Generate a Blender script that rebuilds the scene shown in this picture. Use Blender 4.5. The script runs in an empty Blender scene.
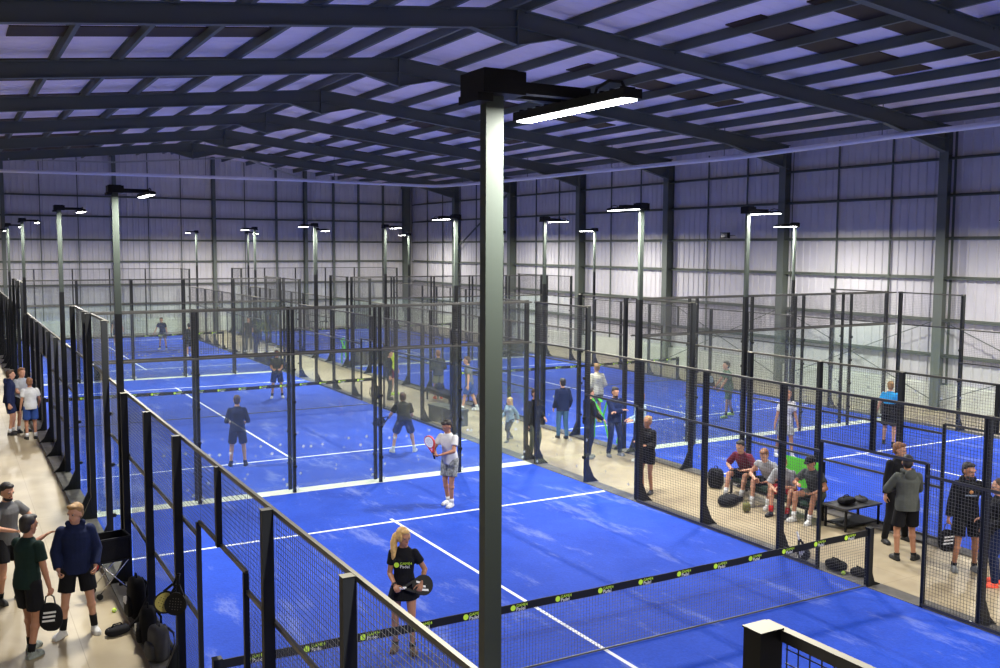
import bpy, bmesh, math, random
from mathutils import Vector, Matrix
random.seed(4)
S = bpy.context.scene
COL = S.collection
R = math.radians

# ------------------------------------------------------------------ camera, world, exposure
CX, CY, CZ = -7.39581615, -10.1361065, 5.29198395
YAW, PITCH, ROLL, FPX = 0.517161605, -0.0873409858, 0.00462963881, 976.250808
fw = Vector((math.sin(YAW)*math.cos(PITCH), math.cos(YAW)*math.cos(PITCH), math.sin(PITCH)))
rt = Vector((math.cos(YAW), -math.sin(YAW), 0)); up = rt.cross(fw)
r2 = rt*math.cos(ROLL)+up*math.sin(ROLL); u2 = -rt*math.sin(ROLL)+up*math.cos(ROLL)
cd = bpy.data.cameras.new('camera'); cam = bpy.data.objects.new('camera', cd); COL.objects.link(cam)
M4 = Matrix((r2, u2, -fw)).transposed().to_4x4(); M4.translation = (CX, CY, CZ)
cam.matrix_world = M4
cd.sensor_width = 36; cd.lens = FPX*36/1000; cd.clip_start = .05; cd.clip_end = 300
S.camera = cam
W = bpy.data.worlds.new('world'); S.world = W; W.use_nodes = True
W.node_tree.nodes['Background'].inputs[0].default_value = (.25, .28, .6, 1)
W.node_tree.nodes['Background'].inputs[1].default_value = .25
LAMP_W = 620
SPILL_W = 30
S.view_settings.view_transform = 'Standard'; S.view_settings.look = 'None'
S.view_settings.exposure = 0.0; S.view_settings.gamma = 1; S.view_settings.use_curve_mapping = False

# ------------------------------------------------------------------ materials
MATS = {}
def mat(name, col, rough=.6, metal=0, spec=.5, noise=0, nscale=8, bump=0, bscale=60, emit=None, es=0):
    if name in MATS: return MATS[name]
    m = bpy.data.materials.new(name); m.use_nodes = True; nt = m.node_tree; b = nt.nodes['Principled BSDF']
    b.inputs['Base Color'].default_value = (*col, 1); b.inputs['Roughness'].default_value = rough
    b.inputs['Metallic'].default_value = metal; b.inputs['Specular IOR Level'].default_value = spec
    if noise or bump:
        tc = nt.nodes.new('ShaderNodeTexCoord')
    if noise:
        n = nt.nodes.new('ShaderNodeTexNoise'); n.inputs['Scale'].default_value = nscale; n.inputs['Detail'].default_value = 4
        nt.links.new(tc.outputs['Object'], n.inputs['Vector'])
        mr = nt.nodes.new('ShaderNodeMapRange'); mr.inputs[1].default_value = .3; mr.inputs[2].default_value = .7
        mr.inputs[3].default_value = 1-noise; mr.inputs[4].default_value = 1+noise
        nt.links.new(n.outputs['Fac'], mr.inputs[0])
        mx = nt.nodes.new('ShaderNodeVectorMath'); mx.operation = 'SCALE'; mx.inputs[0].default_value = col
        nt.links.new(mr.outputs[0], mx.inputs['Scale']); nt.links.new(mx.outputs[0], b.inputs['Base Color'])
    if bump:
        n2 = nt.nodes.new('ShaderNodeTexNoise'); n2.inputs['Scale'].default_value = bscale; n2.inputs['Detail'].default_value = 3
        nt.links.new(tc.outputs['Object'], n2.inputs['Vector'])
        bp = nt.nodes.new('ShaderNodeBump'); bp.inputs['Strength'].default_value = bump; bp.inputs['Distance'].default_value = .01
        nt.links.new(n2.outputs['Fac'], bp.inputs['Height']); nt.links.new(bp.outputs[0], b.inputs['Normal'])
    if emit:
        b.inputs['Emission Color'].default_value = (*emit, 1); b.inputs['Emission Strength'].default_value = es
    MATS[name] = m
    return m
def lin(r, g, b):
    f = lambda c: (c/255/12.92) if c/255 <= .04045 else ((c/255+.055)/1.055)**2.4
    return (f(r), f(g), f(b))

def turf_material():
    m = bpy.data.materials.new('blue turf'); m.use_nodes = True; nt = m.node_tree; N = nt.nodes; L = nt.links; b = N['Principled BSDF']
    tc = N.new('ShaderNodeTexCoord')
    n1 = N.new('ShaderNodeTexNoise'); n1.inputs['Scale'].default_value = .9; n1.inputs['Detail'].default_value = 8; n1.inputs['Roughness'].default_value = .65
    n2 = N.new('ShaderNodeTexNoise'); n2.inputs['Scale'].default_value = 28; n2.inputs['Detail'].default_value = 6
    mp = N.new('ShaderNodeMapping'); mp.inputs['Scale'].default_value = (.55, .16, 1); mp.inputs['Rotation'].default_value = (0, 0, R(28))
    n3 = N.new('ShaderNodeTexNoise'); n3.inputs['Scale'].default_value = 2.6; n3.inputs['Detail'].default_value = 9; n3.inputs['Roughness'].default_value = .72
    L.new(tc.outputs['Object'], n1.inputs['Vector']); L.new(tc.outputs['Object'], n2.inputs['Vector'])
    L.new(tc.outputs['Object'], mp.inputs['Vector']); L.new(mp.outputs[0], n3.inputs['Vector'])
    r1 = N.new('ShaderNodeValToRGB'); r1.color_ramp.elements[0].position = .3; r1.color_ramp.elements[1].position = .75
    r1.color_ramp.elements[0].color = (.008, .056, .48, 1); r1.color_ramp.elements[1].color = (.020, .088, .64, 1)
    L.new(n1.outputs['Fac'], r1.inputs[0])
    m1 = N.new('ShaderNodeMix'); m1.data_type = 'RGBA'; m1.blend_type = 'MULTIPLY'; m1.inputs[0].default_value = .45
    L.new(r1.outputs[0], m1.inputs[6]); L.new(n2.outputs['Fac'], m1.inputs[7])
    r3 = N.new('ShaderNodeValToRGB'); r3.color_ramp.elements[0].position = .545; r3.color_ramp.elements[1].position = .80
    r3.color_ramp.elements[0].color = (0, 0, 0, 1); r3.color_ramp.elements[1].color = (.75, .75, .75, 1)
    L.new(n3.outputs['Fac'], r3.inputs[0])
    m2 = N.new('ShaderNodeMix'); m2.data_type = 'RGBA'; m2.inputs[7].default_value = (.30, .36, .62, 1)
    L.new(r3.outputs[0], m2.inputs[0]); L.new(m1.outputs[2], m2.inputs[6]); L.new(m2.outputs[2], b.inputs['Base Color'])
    b.inputs['Roughness'].default_value = .8; b.inputs['Specular IOR Level'].default_value = .25
    bp = N.new('ShaderNodeBump'); bp.inputs['Strength'].default_value = .4; bp.inputs['Distance'].default_value = .01
    L.new(n2.outputs['Fac'], bp.inputs['Height']); L.new(bp.outputs[0], b.inputs['Normal'])
    return m
def glass_material():
    m = bpy.data.materials.new('court glass'); m.use_nodes = True; nt = m.node_tree; N = nt.nodes; L = nt.links
    for n in list(N): N.remove(n)
    out = N.new('ShaderNodeOutputMaterial'); tr = N.new('ShaderNodeBsdfTransparent'); tr.inputs[0].default_value = (.96, .985, .975, 1)
    gl = N.new('ShaderNodeBsdfGlossy'); gl.inputs['Roughness'].default_value = .02
    df = N.new('ShaderNodeBsdfDiffuse'); df.inputs[0].default_value = (.7, .74, .76, 1)
    lw = N.new('ShaderNodeLayerWeight'); lw.inputs[0].default_value = .5
    pw = N.new('ShaderNodeMath'); pw.operation = 'POWER'; pw.inputs[1].default_value = 6; L.new(lw.outputs['Facing'], pw.inputs[0])
    fr = N.new('ShaderNodeMapRange'); fr.inputs[3].default_value = .03; fr.inputs[4].default_value = .5; L.new(pw.outputs[0], fr.inputs[0])
    mx = N.new('ShaderNodeMixShader'); mx2 = N.new('ShaderNodeMixShader')
    L.new(fr.outputs[0], mx.inputs[0]); L.new(tr.outputs[0], mx.inputs[1]); L.new(gl.outputs[0], mx.inputs[2])
    # dusty ball marks, more of them around hip height
    tc = N.new('ShaderNodeTexCoord'); vo = N.new('ShaderNodeTexVoronoi'); vo.inputs['Scale'].default_value = 4.2; vo.inputs['Randomness'].default_value = .8
    L.new(tc.outputs['Object'], vo.inputs['Vector'])
    rp = N.new('ShaderNodeMapRange'); rp.inputs[1].default_value = .05; rp.inputs[2].default_value = .22; rp.inputs[3].default_value = .6; rp.inputs[4].default_value = 0
    L.new(vo.outputs['Distance'], rp.inputs[0])
    sp = N.new('ShaderNodeSeparateXYZ'); L.new(tc.outputs['Object'], sp.inputs[0])
    hz = N.new('ShaderNodeMapRange'); hz.interpolation_type = 'SMOOTHSTEP'; hz.inputs[1].default_value = 1.5; hz.inputs[2].default_value = .8; hz.inputs[3].default_value = 0; hz.inputs[4].default_value = 1
    L.new(sp.outputs['Z'], hz.inputs[0])
    mu = N.new('ShaderNodeMath'); mu.operation = 'MULTIPLY'; L.new(rp.outputs[0], mu.inputs[0]); L.new(hz.outputs[0], mu.inputs[1])
    ad = N.new('ShaderNodeMath'); ad.operation = 'ADD'; ad.inputs[1].default_value = .012; L.new(mu.outputs[0], ad.inputs[0])
    L.new(ad.outputs[0], mx2.inputs[0]); L.new(mx.outputs[0], mx2.inputs[1]); L.new(df.outputs[0], mx2.inputs[2]); L.new(mx2.outputs[0], out.inputs[0])
    return m
def concrete_material():
    m = bpy.data.materials.new('polished concrete'); m.use_nodes = True; nt = m.node_tree; N = nt.nodes; L = nt.links; b = N['Principled BSDF']
    tc = N.new('ShaderNodeTexCoord')
    n1 = N.new('ShaderNodeTexNoise'); n1.inputs['Scale'].default_value = .8; n1.inputs['Detail'].default_value = 8; n1.inputs['Distortion'].default_value = .6
    L.new(tc.outputs['Object'], n1.inputs['Vector'])
    r1 = N.new('ShaderNodeValToRGB'); r1.color_ramp.elements[0].position = .3; r1.color_ramp.elements[1].position = .72
    r1.color_ramp.elements[0].color = (.25, .20, .125, 1); r1.color_ramp.elements[1].color = (.40, .335, .215, 1)
    L.new(n1.outputs['Fac'], r1.inputs[0])
    br = N.new('ShaderNodeTexBrick'); br.offset = 0; br.inputs['Scale'].default_value = 1; br.inputs['Mortar Size'].default_value = .006
    br.inputs['Brick Width'].default_value = 6; br.inputs['Row Height'].default_value = 5.3; br.inputs['Color1'].default_value = (1, 1, 1, 1); br.inputs['Color2'].default_value = (1, 1, 1, 1); br.inputs['Mortar'].default_value = (.72, .70, .66, 1)
    L.new(tc.outputs['Object'], br.inputs['Vector'])
    m1 = N.new('ShaderNodeMix'); m1.data_type = 'RGBA'; m1.blend_type = 'MULTIPLY'; m1.inputs[0].default_value = 1
    L.new(r1.outputs[0], m1.inputs[6]); L.new(br.outputs[0], m1.inputs[7]); L.new(m1.outputs[2], b.inputs['Base Color'])
    b.inputs['Roughness'].default_value = .45; b.inputs['Specular IOR Level'].default_value = .3
    return m
TURF = turf_material(); GLASS = glass_material(); CONC = concrete_material()
LINE = mat('white line paint', (.78, .80, .84), .8)
STRIPM = mat('pale strip between courts', (.62, .64, .54), .8, noise=.12, nscale=3)
KERB = mat('grey concrete kerb', (.16, .15, .13), .8, noise=.2, nscale=5)
STEEL = mat('black powder coated steel', (.008, .009, .010), .5, 0, .3)
RAIL = mat('black rail lightened for lamp light', (.05, .048, .04), .35, 0, .6)  # lighter than the posts: lamp light on the rails put into the colour
WIRE = mat('black wire mesh', (.065, .066, .066), .45, 0, .5)
POLE = mat('dark green grey pole', (.048, .060, .050), .42, .2, .5)
FRAME = mat('blue grey painted structural steel', (.105, .122, .100), .6)
LIP = mat('galvanised purlin edge', (.42, .43, .40), .5, .3)
CLAD = mat('pale lavender wall sheet', (.545, .525, .53), .6, noise=.05, nscale=1.2)
ROOF = mat('pale roof liner sheet', (.90, .80, .84), .65, noise=.06, nscale=.7)
PLINTH = mat('pale concrete plinth', (.62, .62, .55), .75, noise=.1, nscale=2)
GRP = mat('dark rooflight sheet', (.05, .032, .014), .6, spec=.2)
GALV = mat('galvanised pipe', (.75, .74, .78), .4, .3)
LED = mat('led panel', (1, 1, 1), .5, emit=(1, .985, .95), es=30)
BLACK = mat('black plastic', (.009, .009, .010), .55, spec=.25)
TOP_HILITE = mat('lamp highlight on black steel tops', (.17, .16, .125), .7)  # pale colour paints the lamp highlight on rail tops and post caps
CHROME = mat('chrome tube', (.6, .6, .6), .25, 1)
LIME = mat('lime yellow', (.52, .80, .04), .6)
WHITE = mat('white plastic', (.8, .8, .8), .5)
RED = mat('red plastic', (.5, .03, .03), .5)
GREEN = mat('lime green canvas', (.10, .55, .04), .7)

# ------------------------------------------------------------------ mesh helpers
def V(*a): return Vector(a)
def box(bm, lo, hi):
    x0, y0, z0 = lo; x1, y1, z1 = hi
    v = [bm.verts.new(p) for p in ((x0,y0,z0),(x1,y0,z0),(x1,y1,z0),(x0,y1,z0),(x0,y0,z1),(x1,y0,z1),(x1,y1,z1),(x0,y1,z1))]
    for f in ((0,3,2,1),(4,5,6,7),(0,1,5,4),(1,2,6,5),(2,3,7,6),(3,0,4,7)): bm.faces.new([v[i] for i in f])
def bar(bm, a, b, w, h=None, caps=True):
    """square bar from a to b"""
    a = Vector(a); b = Vector(b); h = w if h is None else h
    d = (b-a).normalized(); s = d.cross(V(0,0,1))
    if s.length < 1e-4: s = V(1,0,0)
    s.normalize(); t = s.cross(d)
    q = [(-1,-1),(1,-1),(1,1),(-1,1)]
    A = [bm.verts.new(a+s*i*w/2+t*j*h/2) for i, j in q]; B = [bm.verts.new(b+s*i*w/2+t*j*h/2) for i, j in q]
    for i in range(4): bm.faces.new((A[i], A[(i+1) % 4], B[(i+1) % 4], B[i]))
    if caps: bm.faces.new(A[::-1]); bm.faces.new(B)
def tube(bm, pts, r, n=8, caps=True):
    rings = []
    pts = [Vector(p) for p in pts]
    for k, p in enumerate(pts):
        d = (pts[min(k+1, len(pts)-1)]-pts[max(k-1, 0)]).normalized()
        s = d.cross(V(0,0,1))
        if s.length < 1e-3: s = d.cross(V(0,1,0))
        s.normalize(); t = s.cross(d); rr = r[k] if isinstance(r, (list, tuple)) else r
        rings.append([bm.verts.new(p+(s*math.cos(2*math.pi*i/n)+t*math.sin(2*math.pi*i/n))*rr) for i in range(n)])
    for A, B in zip(rings, rings[1:]):
        for i in range(n): bm.faces.new((A[i], A[(i+1) % n], B[(i+1) % n], B[i]))
    if caps: bm.faces.new(rings[0][::-1]); bm.faces.new(rings[-1])
def prism(bm, poly, lo, hi, axis='z'):
    def P(p, h):
        return {'z': (p[0], p[1], h), 'y': (p[0], h, p[1]), 'x': (h, p[0], p[1])}[axis]
    A = [bm.verts.new(P(p, lo)) for p in poly]; B = [bm.verts.new(P(p, hi)) for p in poly]
    n = len(poly)
    for i in range(n): bm.faces.new((A[i], A[(i+1) % n], B[(i+1) % n], B[i]))
    bm.faces.new(A[::-1]); bm.faces.new(B)
def ellip(bm, c, r, rot=None, n=12, m=8):
    c = Vector(c); rows = []
    X = rot if rot else Matrix.Identity(3)
    top = bm.verts.new(c+X@V(0,0,r[2])); bot = bm.verts.new(c+X@V(0,0,-r[2]))
    for j in range(1, m):
        a = math.pi*j/m
        rows.append([bm.verts.new(c+X@V(r[0]*math.sin(a)*math.cos(2*math.pi*i/n), r[1]*math.sin(a)*math.sin(2*math.pi*i/n), r[2]*math.cos(a))) for i in range(n)])
    for i in range(n):
        bm.faces.new((top, rows[0][i], rows[0][(i+1) % n])); bm.faces.new((bot, rows[-1][(i+1) % n], rows[-1][i]))
        for A, B in zip(rows, rows[1:]): bm.faces.new((A[i], B[i], B[(i+1) % n], A[(i+1) % n]))
def BM(): return bmesh.new()
def fix(bm): bmesh.ops.recalc_face_normals(bm, faces=bm.faces[:])
def mk(name, bm, m, parent=None, smooth=False, recalc=True, loc=None):
    if recalc: fix(bm)
    me = bpy.data.meshes.new(name); bm.to_mesh(me); bm.free()
    for x in (m if isinstance(m, (list, tuple)) else [m]): me.materials.append(x)
    if smooth:
        for p in me.polygons: p.use_smooth = True
    o = bpy.data.objects.new(name, me); COL.objects.link(o)
    if parent: o.parent = parent
    if loc: o.location = loc
    return o
def tag(o, label=None, cat=None, group=None, kind=None):
    if label: o['label'] = label
    if cat: o['category'] = cat
    if group: o['group'] = group
    if kind: o['kind'] = kind
    return o
def empty(name, loc=(0,0,0), rz=0):
    o = bpy.data.objects.new(name, None); COL.objects.link(o); o.location = loc; o.rotation_euler = (0, 0, rz); o.empty_display_size = .1
    return o
def copy_tree(o, parent=None):
    c = o.copy(); COL.objects.link(c); c.parent = parent
    for ch in o.children: copy_tree(ch, c)
    return c
def struct(name, bm, m, label, cat=None, **k):
    return tag(mk(name, bm, m, **k), label, cat, None, 'structure')

# ------------------------------------------------------------------ hall shell
XR, XL, YB, YF = 21.45, -11.8, 53.2, -17.7
XA, ZA, SL = 4.85, 11.27, .105          # ridge line of the roof liner
def zr(x, off=0): return ZA-SL*abs(x-XA)+off
b = BM(); box(b, (XL, YF, -.25), (XR, YB, 0)); struct('floor', b, CONC, 'beige polished concrete slab of the hall', 'floor')
def corr(bm, length, z0, z1, depth=.035, pitch=.333):
    """trapezoid profile sheet, along +x, ribs to -y; both faces"""
    pts = []; x = 0
    while x < length-1e-6:
        for dx, d in ((0, 0), (.215, 0), (.245, depth), (.303, depth)):
            if x+dx <= length: pts.append((x+dx, -d))
        x += pitch
    pts.append((length, 0))
    lo = [bm.verts.new((p[0], p[1], z0)) for p in pts]
    hi = [bm.verts.new((p[0], p[1], z1(p[0]) if callable(z1) else z1)) for p in pts]
    for i in range(len(pts)-1): bm.faces.new((lo[i], lo[i+1], hi[i+1], hi[i]))
def wall(name, start, ang, length, z1, label):
    bm = BM(); corr(bm, length, .9, z1); box(bm, (0, .005, .0), (length, .12, .9))
    nf = [f for f in bm.faces]
    M = Matrix.Translation(start) @ Matrix.Rotation(ang, 4, 'Z')
    bm.transform(M)
    o = struct(name, bm, [CLAD, PLINTH], label, 'wall', recalc=False)
    for p in o.data.polygons[-6:]: p.material_index = 1
    return o
wall('wall_right', (XR, YB, 0), R(-90), YB-YF, zr(XR)+.05, 'tall ribbed lavender sheet wall beside the courts')
wall('wall_left', (XL, YF, 0), R(90), YB-YF, zr(XL)+.05, 'ribbed sheet wall behind the beige walkway')
wall('wall_back', (XL, YB, 0), 0, XR-XL, lambda x: zr(XL+x)+.02, 'ribbed lavender gable wall at the far end')
wall('wall_front', (XR, YF, 0), R(180), XR-XL, lambda x: zr(XR-x)+.02, 'ribbed gable wall at the viewing end')
# low concrete upstand along the walls
for nm, lo, hi in (('baseboard_right', (XR-.14, YF, 0), (XR-.002, YB-.15, .82)), ('baseboard_back', (XL+.15, YB-.14, 0), (XR-.15, YB-.002, .82))):
    b = BM(); box(b, lo, hi); struct(nm, b, PLINTH, 'pale concrete upstand at the foot of the wall', 'baseboard')
# roof liner with shallow ribs running down the slope
b = BM()
y = YF
prof = []
while y < YB:
    for dy, d in ((0, 0), (.44, 0), (.45, .008), (.47, .008), (.48, 0)):
        if y+dy < YB: prof.append((y+dy, d))
    y += .5
prof.append((YB, 0))
cols = [[b.verts.new((x, yy, zr(x)-d)) for yy, d in prof] for x in (XL, XA, XR)]
for A, B in zip(cols, cols[1:]):
    for i in range(len(prof)-1): b.faces.new((A[i], A[i+1], B[i+1], B[i]))
struct('ceiling', b, ROOF, 'pale lavender ribbed roof liner of the hall', 'ceiling', recalc=False)
# portal frames
FY = [-3.45+i*7.05-7.05 for i in range(9)]     # -10.5 ... 45.9
FY = [10.66+7.05*k for k in range(-4, 6)]
COLX = 21.0
def i_section_col(bm, x, y, z1, face=-1, d=.46, w=.34):
    t = .02
    x0 = x; x1 = x-face*d
    lo, hi = min(x0, x1), max(x0, x1)
    box(bm, (lo, y-w/2, 0), (lo+t, y+w/2, z1)); box(bm, (hi-t, y-w/2, 0), (hi, y+w/2, z1)); box(bm, (lo+t, y-t/2, 0), (hi-t, y+t/2, z1))
def rafter(bm, y):
    d = .45; w = .2; t = .025
    for s in (1, -1):
        xe = XR-.15 if s > 0 else XL+.15
        def strip(xa, xb, za, zb, th, y0, y1):
            v = [bm.verts.new(p) for p in ((xa,y0,za),(xb,y0,zb),(xb,y1,zb),(xa,y1,za),(xa,y0,za+th),(xb,y0,zb+th),(xb,y1,zb+th),(xa,y1,za+th))]
            for f in ((0,3,2,1),(4,5,6,7),(0,1,5,4),(1,2,6,5),(2,3,7,6),(3,0,4,7)): bm.faces.new([v[i] for i in f])
        o = -.22
        strip(XA, xe, zr(XA, o-t), zr(xe, o-t), t, y-w/2, y+w/2)                # top flange
        strip(XA, xe, zr(XA, o-d), zr(xe, o-d), d, y-.012, y+.012)              # web
        strip(XA, xe, zr(XA, o-d), zr(xe, o-d), t, y-w/2, y+w/2)                # bottom flange
        # knee haunch
        xk = xe-s*3.2
        v = []
        for yy in (y-.012, y+.012):
            v.append([bm.verts.new(p) for p in ((xk, yy, zr(xk, o-d+.01)), (xe, yy, zr(xe, o-d+.01)), (xe, yy, zr(xe, o-d-.48)))])
        bm.faces.new(v[0]); bm.faces.new(v[1][::-1])
        strip(xk, xe, zr(xk, o-d), zr(xe, o-d-.48), t, y-w/2, y+w/2)
        # apex haunch
        xk = XA+s*1.25
        v = []
        for yy in (y-.012, y+.012):
            v.append([bm.verts.new(p) for p in ((XA, yy, zr(XA, o-d+.01)), (xk, yy, zr(xk, o-d+.01)), (XA, yy, zr(XA, o-d-.42)))])
        bm.faces.new(v[0]); bm.faces.new(v[1][::-1])
        strip(XA, xk, zr(XA, o-d-.42), zr(xk, o-d), t, y-w/2, y+w/2)
    box(bm, (XA-.02, y-w/2, zr(XA, -.22-d-.44)), (XA+.02, y+w/2, zr(XA, -.22)))
proto_r = None
for k, y in enumerate(FY):
    if proto_r is None:
        b = BM(); rafter(b, 0); proto_r = struct('roof_rafter', b, [FRAME], '', None); o = proto_r
    else:
        o = proto_r.copy(); COL.objects.link(o)
    o.location.y = y
    tag(o, 'dark steel rafter of portal frame number %d from the far gable' % (len(FY)-k), 'rafter', 'portal frame rafters', 'structure')
    for xx, fc, nm in ((COLX, -1, 'right'), (XL+.46, 1, 'left')):
        b = BM(); i_section_col(b, xx, y, zr(XR, -.3), fc); struct('steel_column', b, FRAME, 'blue grey steel column of portal frame number %d from the far gable' % (len(FY)-k), 'column')
# gable posts on the far wall
for k, x in enumerate((-10.4, -4.35, 1.7, 7.6, 13.6, 20.9)):
    b = BM(); w = .2 if k < 5 else .5
    box(b, (x-w/2, YB-.38, 0), (x+w/2, YB-.36, zr(x, -.02))); box(b, (x-.01, YB-.36, 0), (x+.01, YB-.08, zr(x, -.02))); box(b, (x-w/2, YB-.08, 0), (x+w/2, YB-.06, zr(x, -.02)))
    struct('gable_post', b, FRAME, 'steel wind post number %d along the far gable wall' % (k+1), 'column')
# purlins
def purlin_mesh(L0, L1):
    bm = BM()
    box(bm, (-.035, L0, -.235), (-.025, L1, -.01)); box(bm, (-.03, L0, -.24), (.06, L1, -.23)); box(bm, (-.1, L0, -.02), (-.03, L1, -.008))
    n = len(bm.faces)
    box(bm, (.055, L0, -.238), (.062, L1, -.215))
    return bm
pm = None; px = []
for s in (1, -1):
    for i in range(11):
        x = XA+s*(.25+i*1.55)
        if x > XR-.3 or x < XL+.3: continue
        px.append(x)
        if pm is None:
            o = struct('roof_purlin', purlin_mesh(YF+.1, YB-.1), [FRAME, LIP], '', None); pm = o
            for p in o.data.polygons[-6:]: p.material_index = 1
        else:
            o = pm.copy(); COL.objects.link(o)
        o.location = (x, 0, zr(x))
        tag(o, 'roof purlin number %d down the %s slope' % (i+1, 'right' if s > 0 else 'left'), 'purlin', 'roof purlins', 'structure')
        # cleats where the purlin meets each rafter
        b = BM()
        for y in FY: box(b, (x-.02, y-.05, zr(x)-.3), (x+.06, y+.05, zr(x)-.2))
        o2 = mk('purlin_cleat', b, FRAME); o2['kind'] = 'structure'
# rooflights (night-dark translucent sheets)
n = 0
for k, y in enumerate(FY):
    for off in (1.6, 4.2):
        for x0, x1 in ((9.45, 15.65), (-5.95, .25)):
            n += 1; b = BM(); yy = y+off
            z0, z1 = zr(x0)-.034, zr(x1)-.034
            v = [b.verts.new(p) for p in ((x0,yy-.6,z0),(x1,yy-.6,z1),(x1,yy+.6,z1),(x0,yy+.6,z0),(x0,yy-.6,z0+.03),(x1,yy-.6,z1+.03),(x1,yy+.6,z1+.03),(x0,yy+.6,z0+.03))]
            for f in ((0,3,2,1),(4,5,6,7),(0,1,5,4),(1,2,6,5),(2,3,7,6),(3,0,4,7)): b.faces.new([v[i] for i in f])
            struct('window_%d' % n, b, GRP, 'dark rooflight strip set in the roof liner', 'rooflight')
# wall girts and sag rods
GZ = (1.82, 3.0, 4.4, 5.7, 7.1, 8.3)
def girt(bm, a, b_, n):      # a,b along wall at wall face, n = inward dir
    a = Vector(a); b_ = Vector(b_); n = Vector(n)
    d = (b_-a).normalized()
    def bx(o0, o1, z0, z1):
        v = []
        for p in (a, b_):
            for o, z in ((o0, z0), (o1, z0), (o1, z1), (o0, z1)): v.append(bm.verts.new(p+n*o+V(0,0,z)))
        for f in ((0,1,2,3),(7,6,5,4),(0,4,5,1),(1,5,6,2),(2,6,7,3),(3,7,4,0)): bm.faces.new([v[i] for i in f])
    bx(.04, .20, -.01, 0); bx(.19, .20, -.06, 0.0); bx(.04, .05, -.0, .05)
for i, z in enumerate(GZ):
    b = BM(); girt(b, (XR, YF+.2, z), (XR, YB-.4, z), (-1, 0, 0)); struct('wall_girt', b, FRAME, 'horizontal steel girt number %d up the wall beside the courts' % (i+1), 'girt')
    b = BM(); girt(b, (XL+.2, YB, z), (XR-.4, YB, z), (0, -1, 0)); struct('wall_girt', b, FRAME, 'horizontal steel girt number %d up the far gable wall' % (i+1), 'girt')
    b = BM(); girt(b, (XL, YF+.2, z), (XL, YB-.4, z), (1, 0, 0)); struct('wall_girt', b, FRAME, 'horizontal steel girt number %d up the walkway wall' % (i+1), 'girt')
i = 0
for y in FY:
    for dy in (2.25, 4.6):
        i += 1; b = BM(); bar(b, (XR-.09, y+dy, .9), (XR-.09, y+dy, 9.3), .05); struct('sag_rod', b, FRAME, 'thin vertical tie number %d on the wall beside the courts' % i, 'tie rod')
for i, x in enumerate((-8.4, -6.3, -2.4, -.35, 3.65, 5.6, 9.6, 11.67, 15.6, 17.4, 19.2)):
    b = BM(); bar(b, (x, YB-.1, .9), (x, YB-.1, zr(x)-.1), .05 if x < 11 else .13); struct('sag_rod', b, FRAME, 'thin vertical tie number %d on the far gable wall' % (i+1), 'tie rod')
# diagonal wind bracing
for (y0, z0, y1, z1) in ((38.9, 8.6, 45.9, 5.2), (3.6, .3, 10.6, 3.0), (10.6, .3, 3.6, 3.0), (10.8, .3, 17.7, 3.0), (17.7, .3, 10.8, 3.0), (17.8, .3, 24.7, 3), (24.7, .3, 17.8, 3)):
    b = BM(); bar(b, (XR-.3, y0, z0), (XR-.3, y1, z1), .07 if z0 > 5 else .025); struct('wind_brace', b, FRAME, 'diagonal steel brace on the wall beside the courts', 'brace')
# roof bracing near the far gable
for (x0, x1, y0, y1) in ((-4.35, 1.7, 45.9, 52.9), (7.6, 1.7, 45.9, 52.9), (7.6, 13.6, 45.9, 52.9), (19.6, 13.6, 45.9, 52.9)):
    b = BM(); bar(b, (x0, y0, zr(x0, -.6)), (x1, y1, zr(x1, -.6)), .09); struct('roof_brace', b, LIP, 'pale diagonal roof brace by the far gable', 'brace')
# pipe running round the hall
b = BM()
tube(b, [(18, YF+.3, 8.95), (18, 10, 8.77), (18, 16.5, 8.66), (18, 26, 8.74), (18, 35, 8.78), (18, 41.4, 8.9), (17.8, 42.3, 8.93), (17.1, 42.8, 8.97), (10, 43, 9.03), (0, 43, 8.96), (-11.3, 43.0, 8.84)], .085, 14)
for q, (x, y, z) in enumerate(((18, 3.6, 8.8), (18, 10.66, 8.77), (18, 17.71, 8.67), (18, 24.76, 8.73), (18, 31.81, 8.77), (18, 38.86, 8.85), (4.85, 43, 9.0), (-3, 43, 8.93), (12, 43, 9.01))):
    b2 = BM(); bar(b2, (x, y, z+.05), (x, y, zr(x, -.03)), .02); tag(mk('pipe_hanger', b2, FRAME), 'thin rod hanger number %d holding the silver pipe' % (q+1), 'hanger', 'pipe hangers', 'structure')
tag(mk('service_pipe', b, GALV, smooth=True), 'silver pipe running under the eaves and along the far gable', 'pipe')

# ------------------------------------------------------------------ courts
PITCHY = 20.395
CXS = (0.0, 13.18)
CN = {(0,0): 'court where the woman in black plays', (0,1): 'second court of the walkway column', (0,2): 'walkway column court at the far gable',
      (1,0): 'court of the player in the blue shirt', (1,1): 'middle court beside the ribbed wall', (1,2): 'wall side court at the far gable'}
SHORT = {(0,0): 'court of the woman in black', (0,1): 'second walkway court', (0,2): 'gable end walkway court',
      (1,0): 'court of the blue shirted player', (1,1): 'middle court by ribbed wall', (1,2): 'gable end wall side court'}
def court_surface():
    b = BM(); box(b, (-5, -10, 0), (5, 10, .02)); return b
def lines_bm():
    b = BM(); z0, z1 = .020, .0235
    for y in (-6.95, 6.95): box(b, (-4.97, y-.035, z0), (4.97, y+.035, z1))
    box(b, (-.03, -7.15, z0), (.03, -6.981, z1)); box(b, (-.03, -6.919, z0), (.03, 6.919, z1)); box(b, (-.03, 6.981, z0), (.03, 7.15, z1))
    return b
cs = None
for (i, j), nm in CN.items():
    if cs is None:
        cs = struct('padel_court', court_surface(), TURF, '', 'court'); mk('court_lines', lines_bm(), LINE, cs); o = cs
    else:
        o = copy_tree(cs)
    o.location = (CXS[i], PITCHY*j, 0)
    tag(o, 'blue turf of the '+nm, 'court', 'blue padel courts', 'structure')
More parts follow.
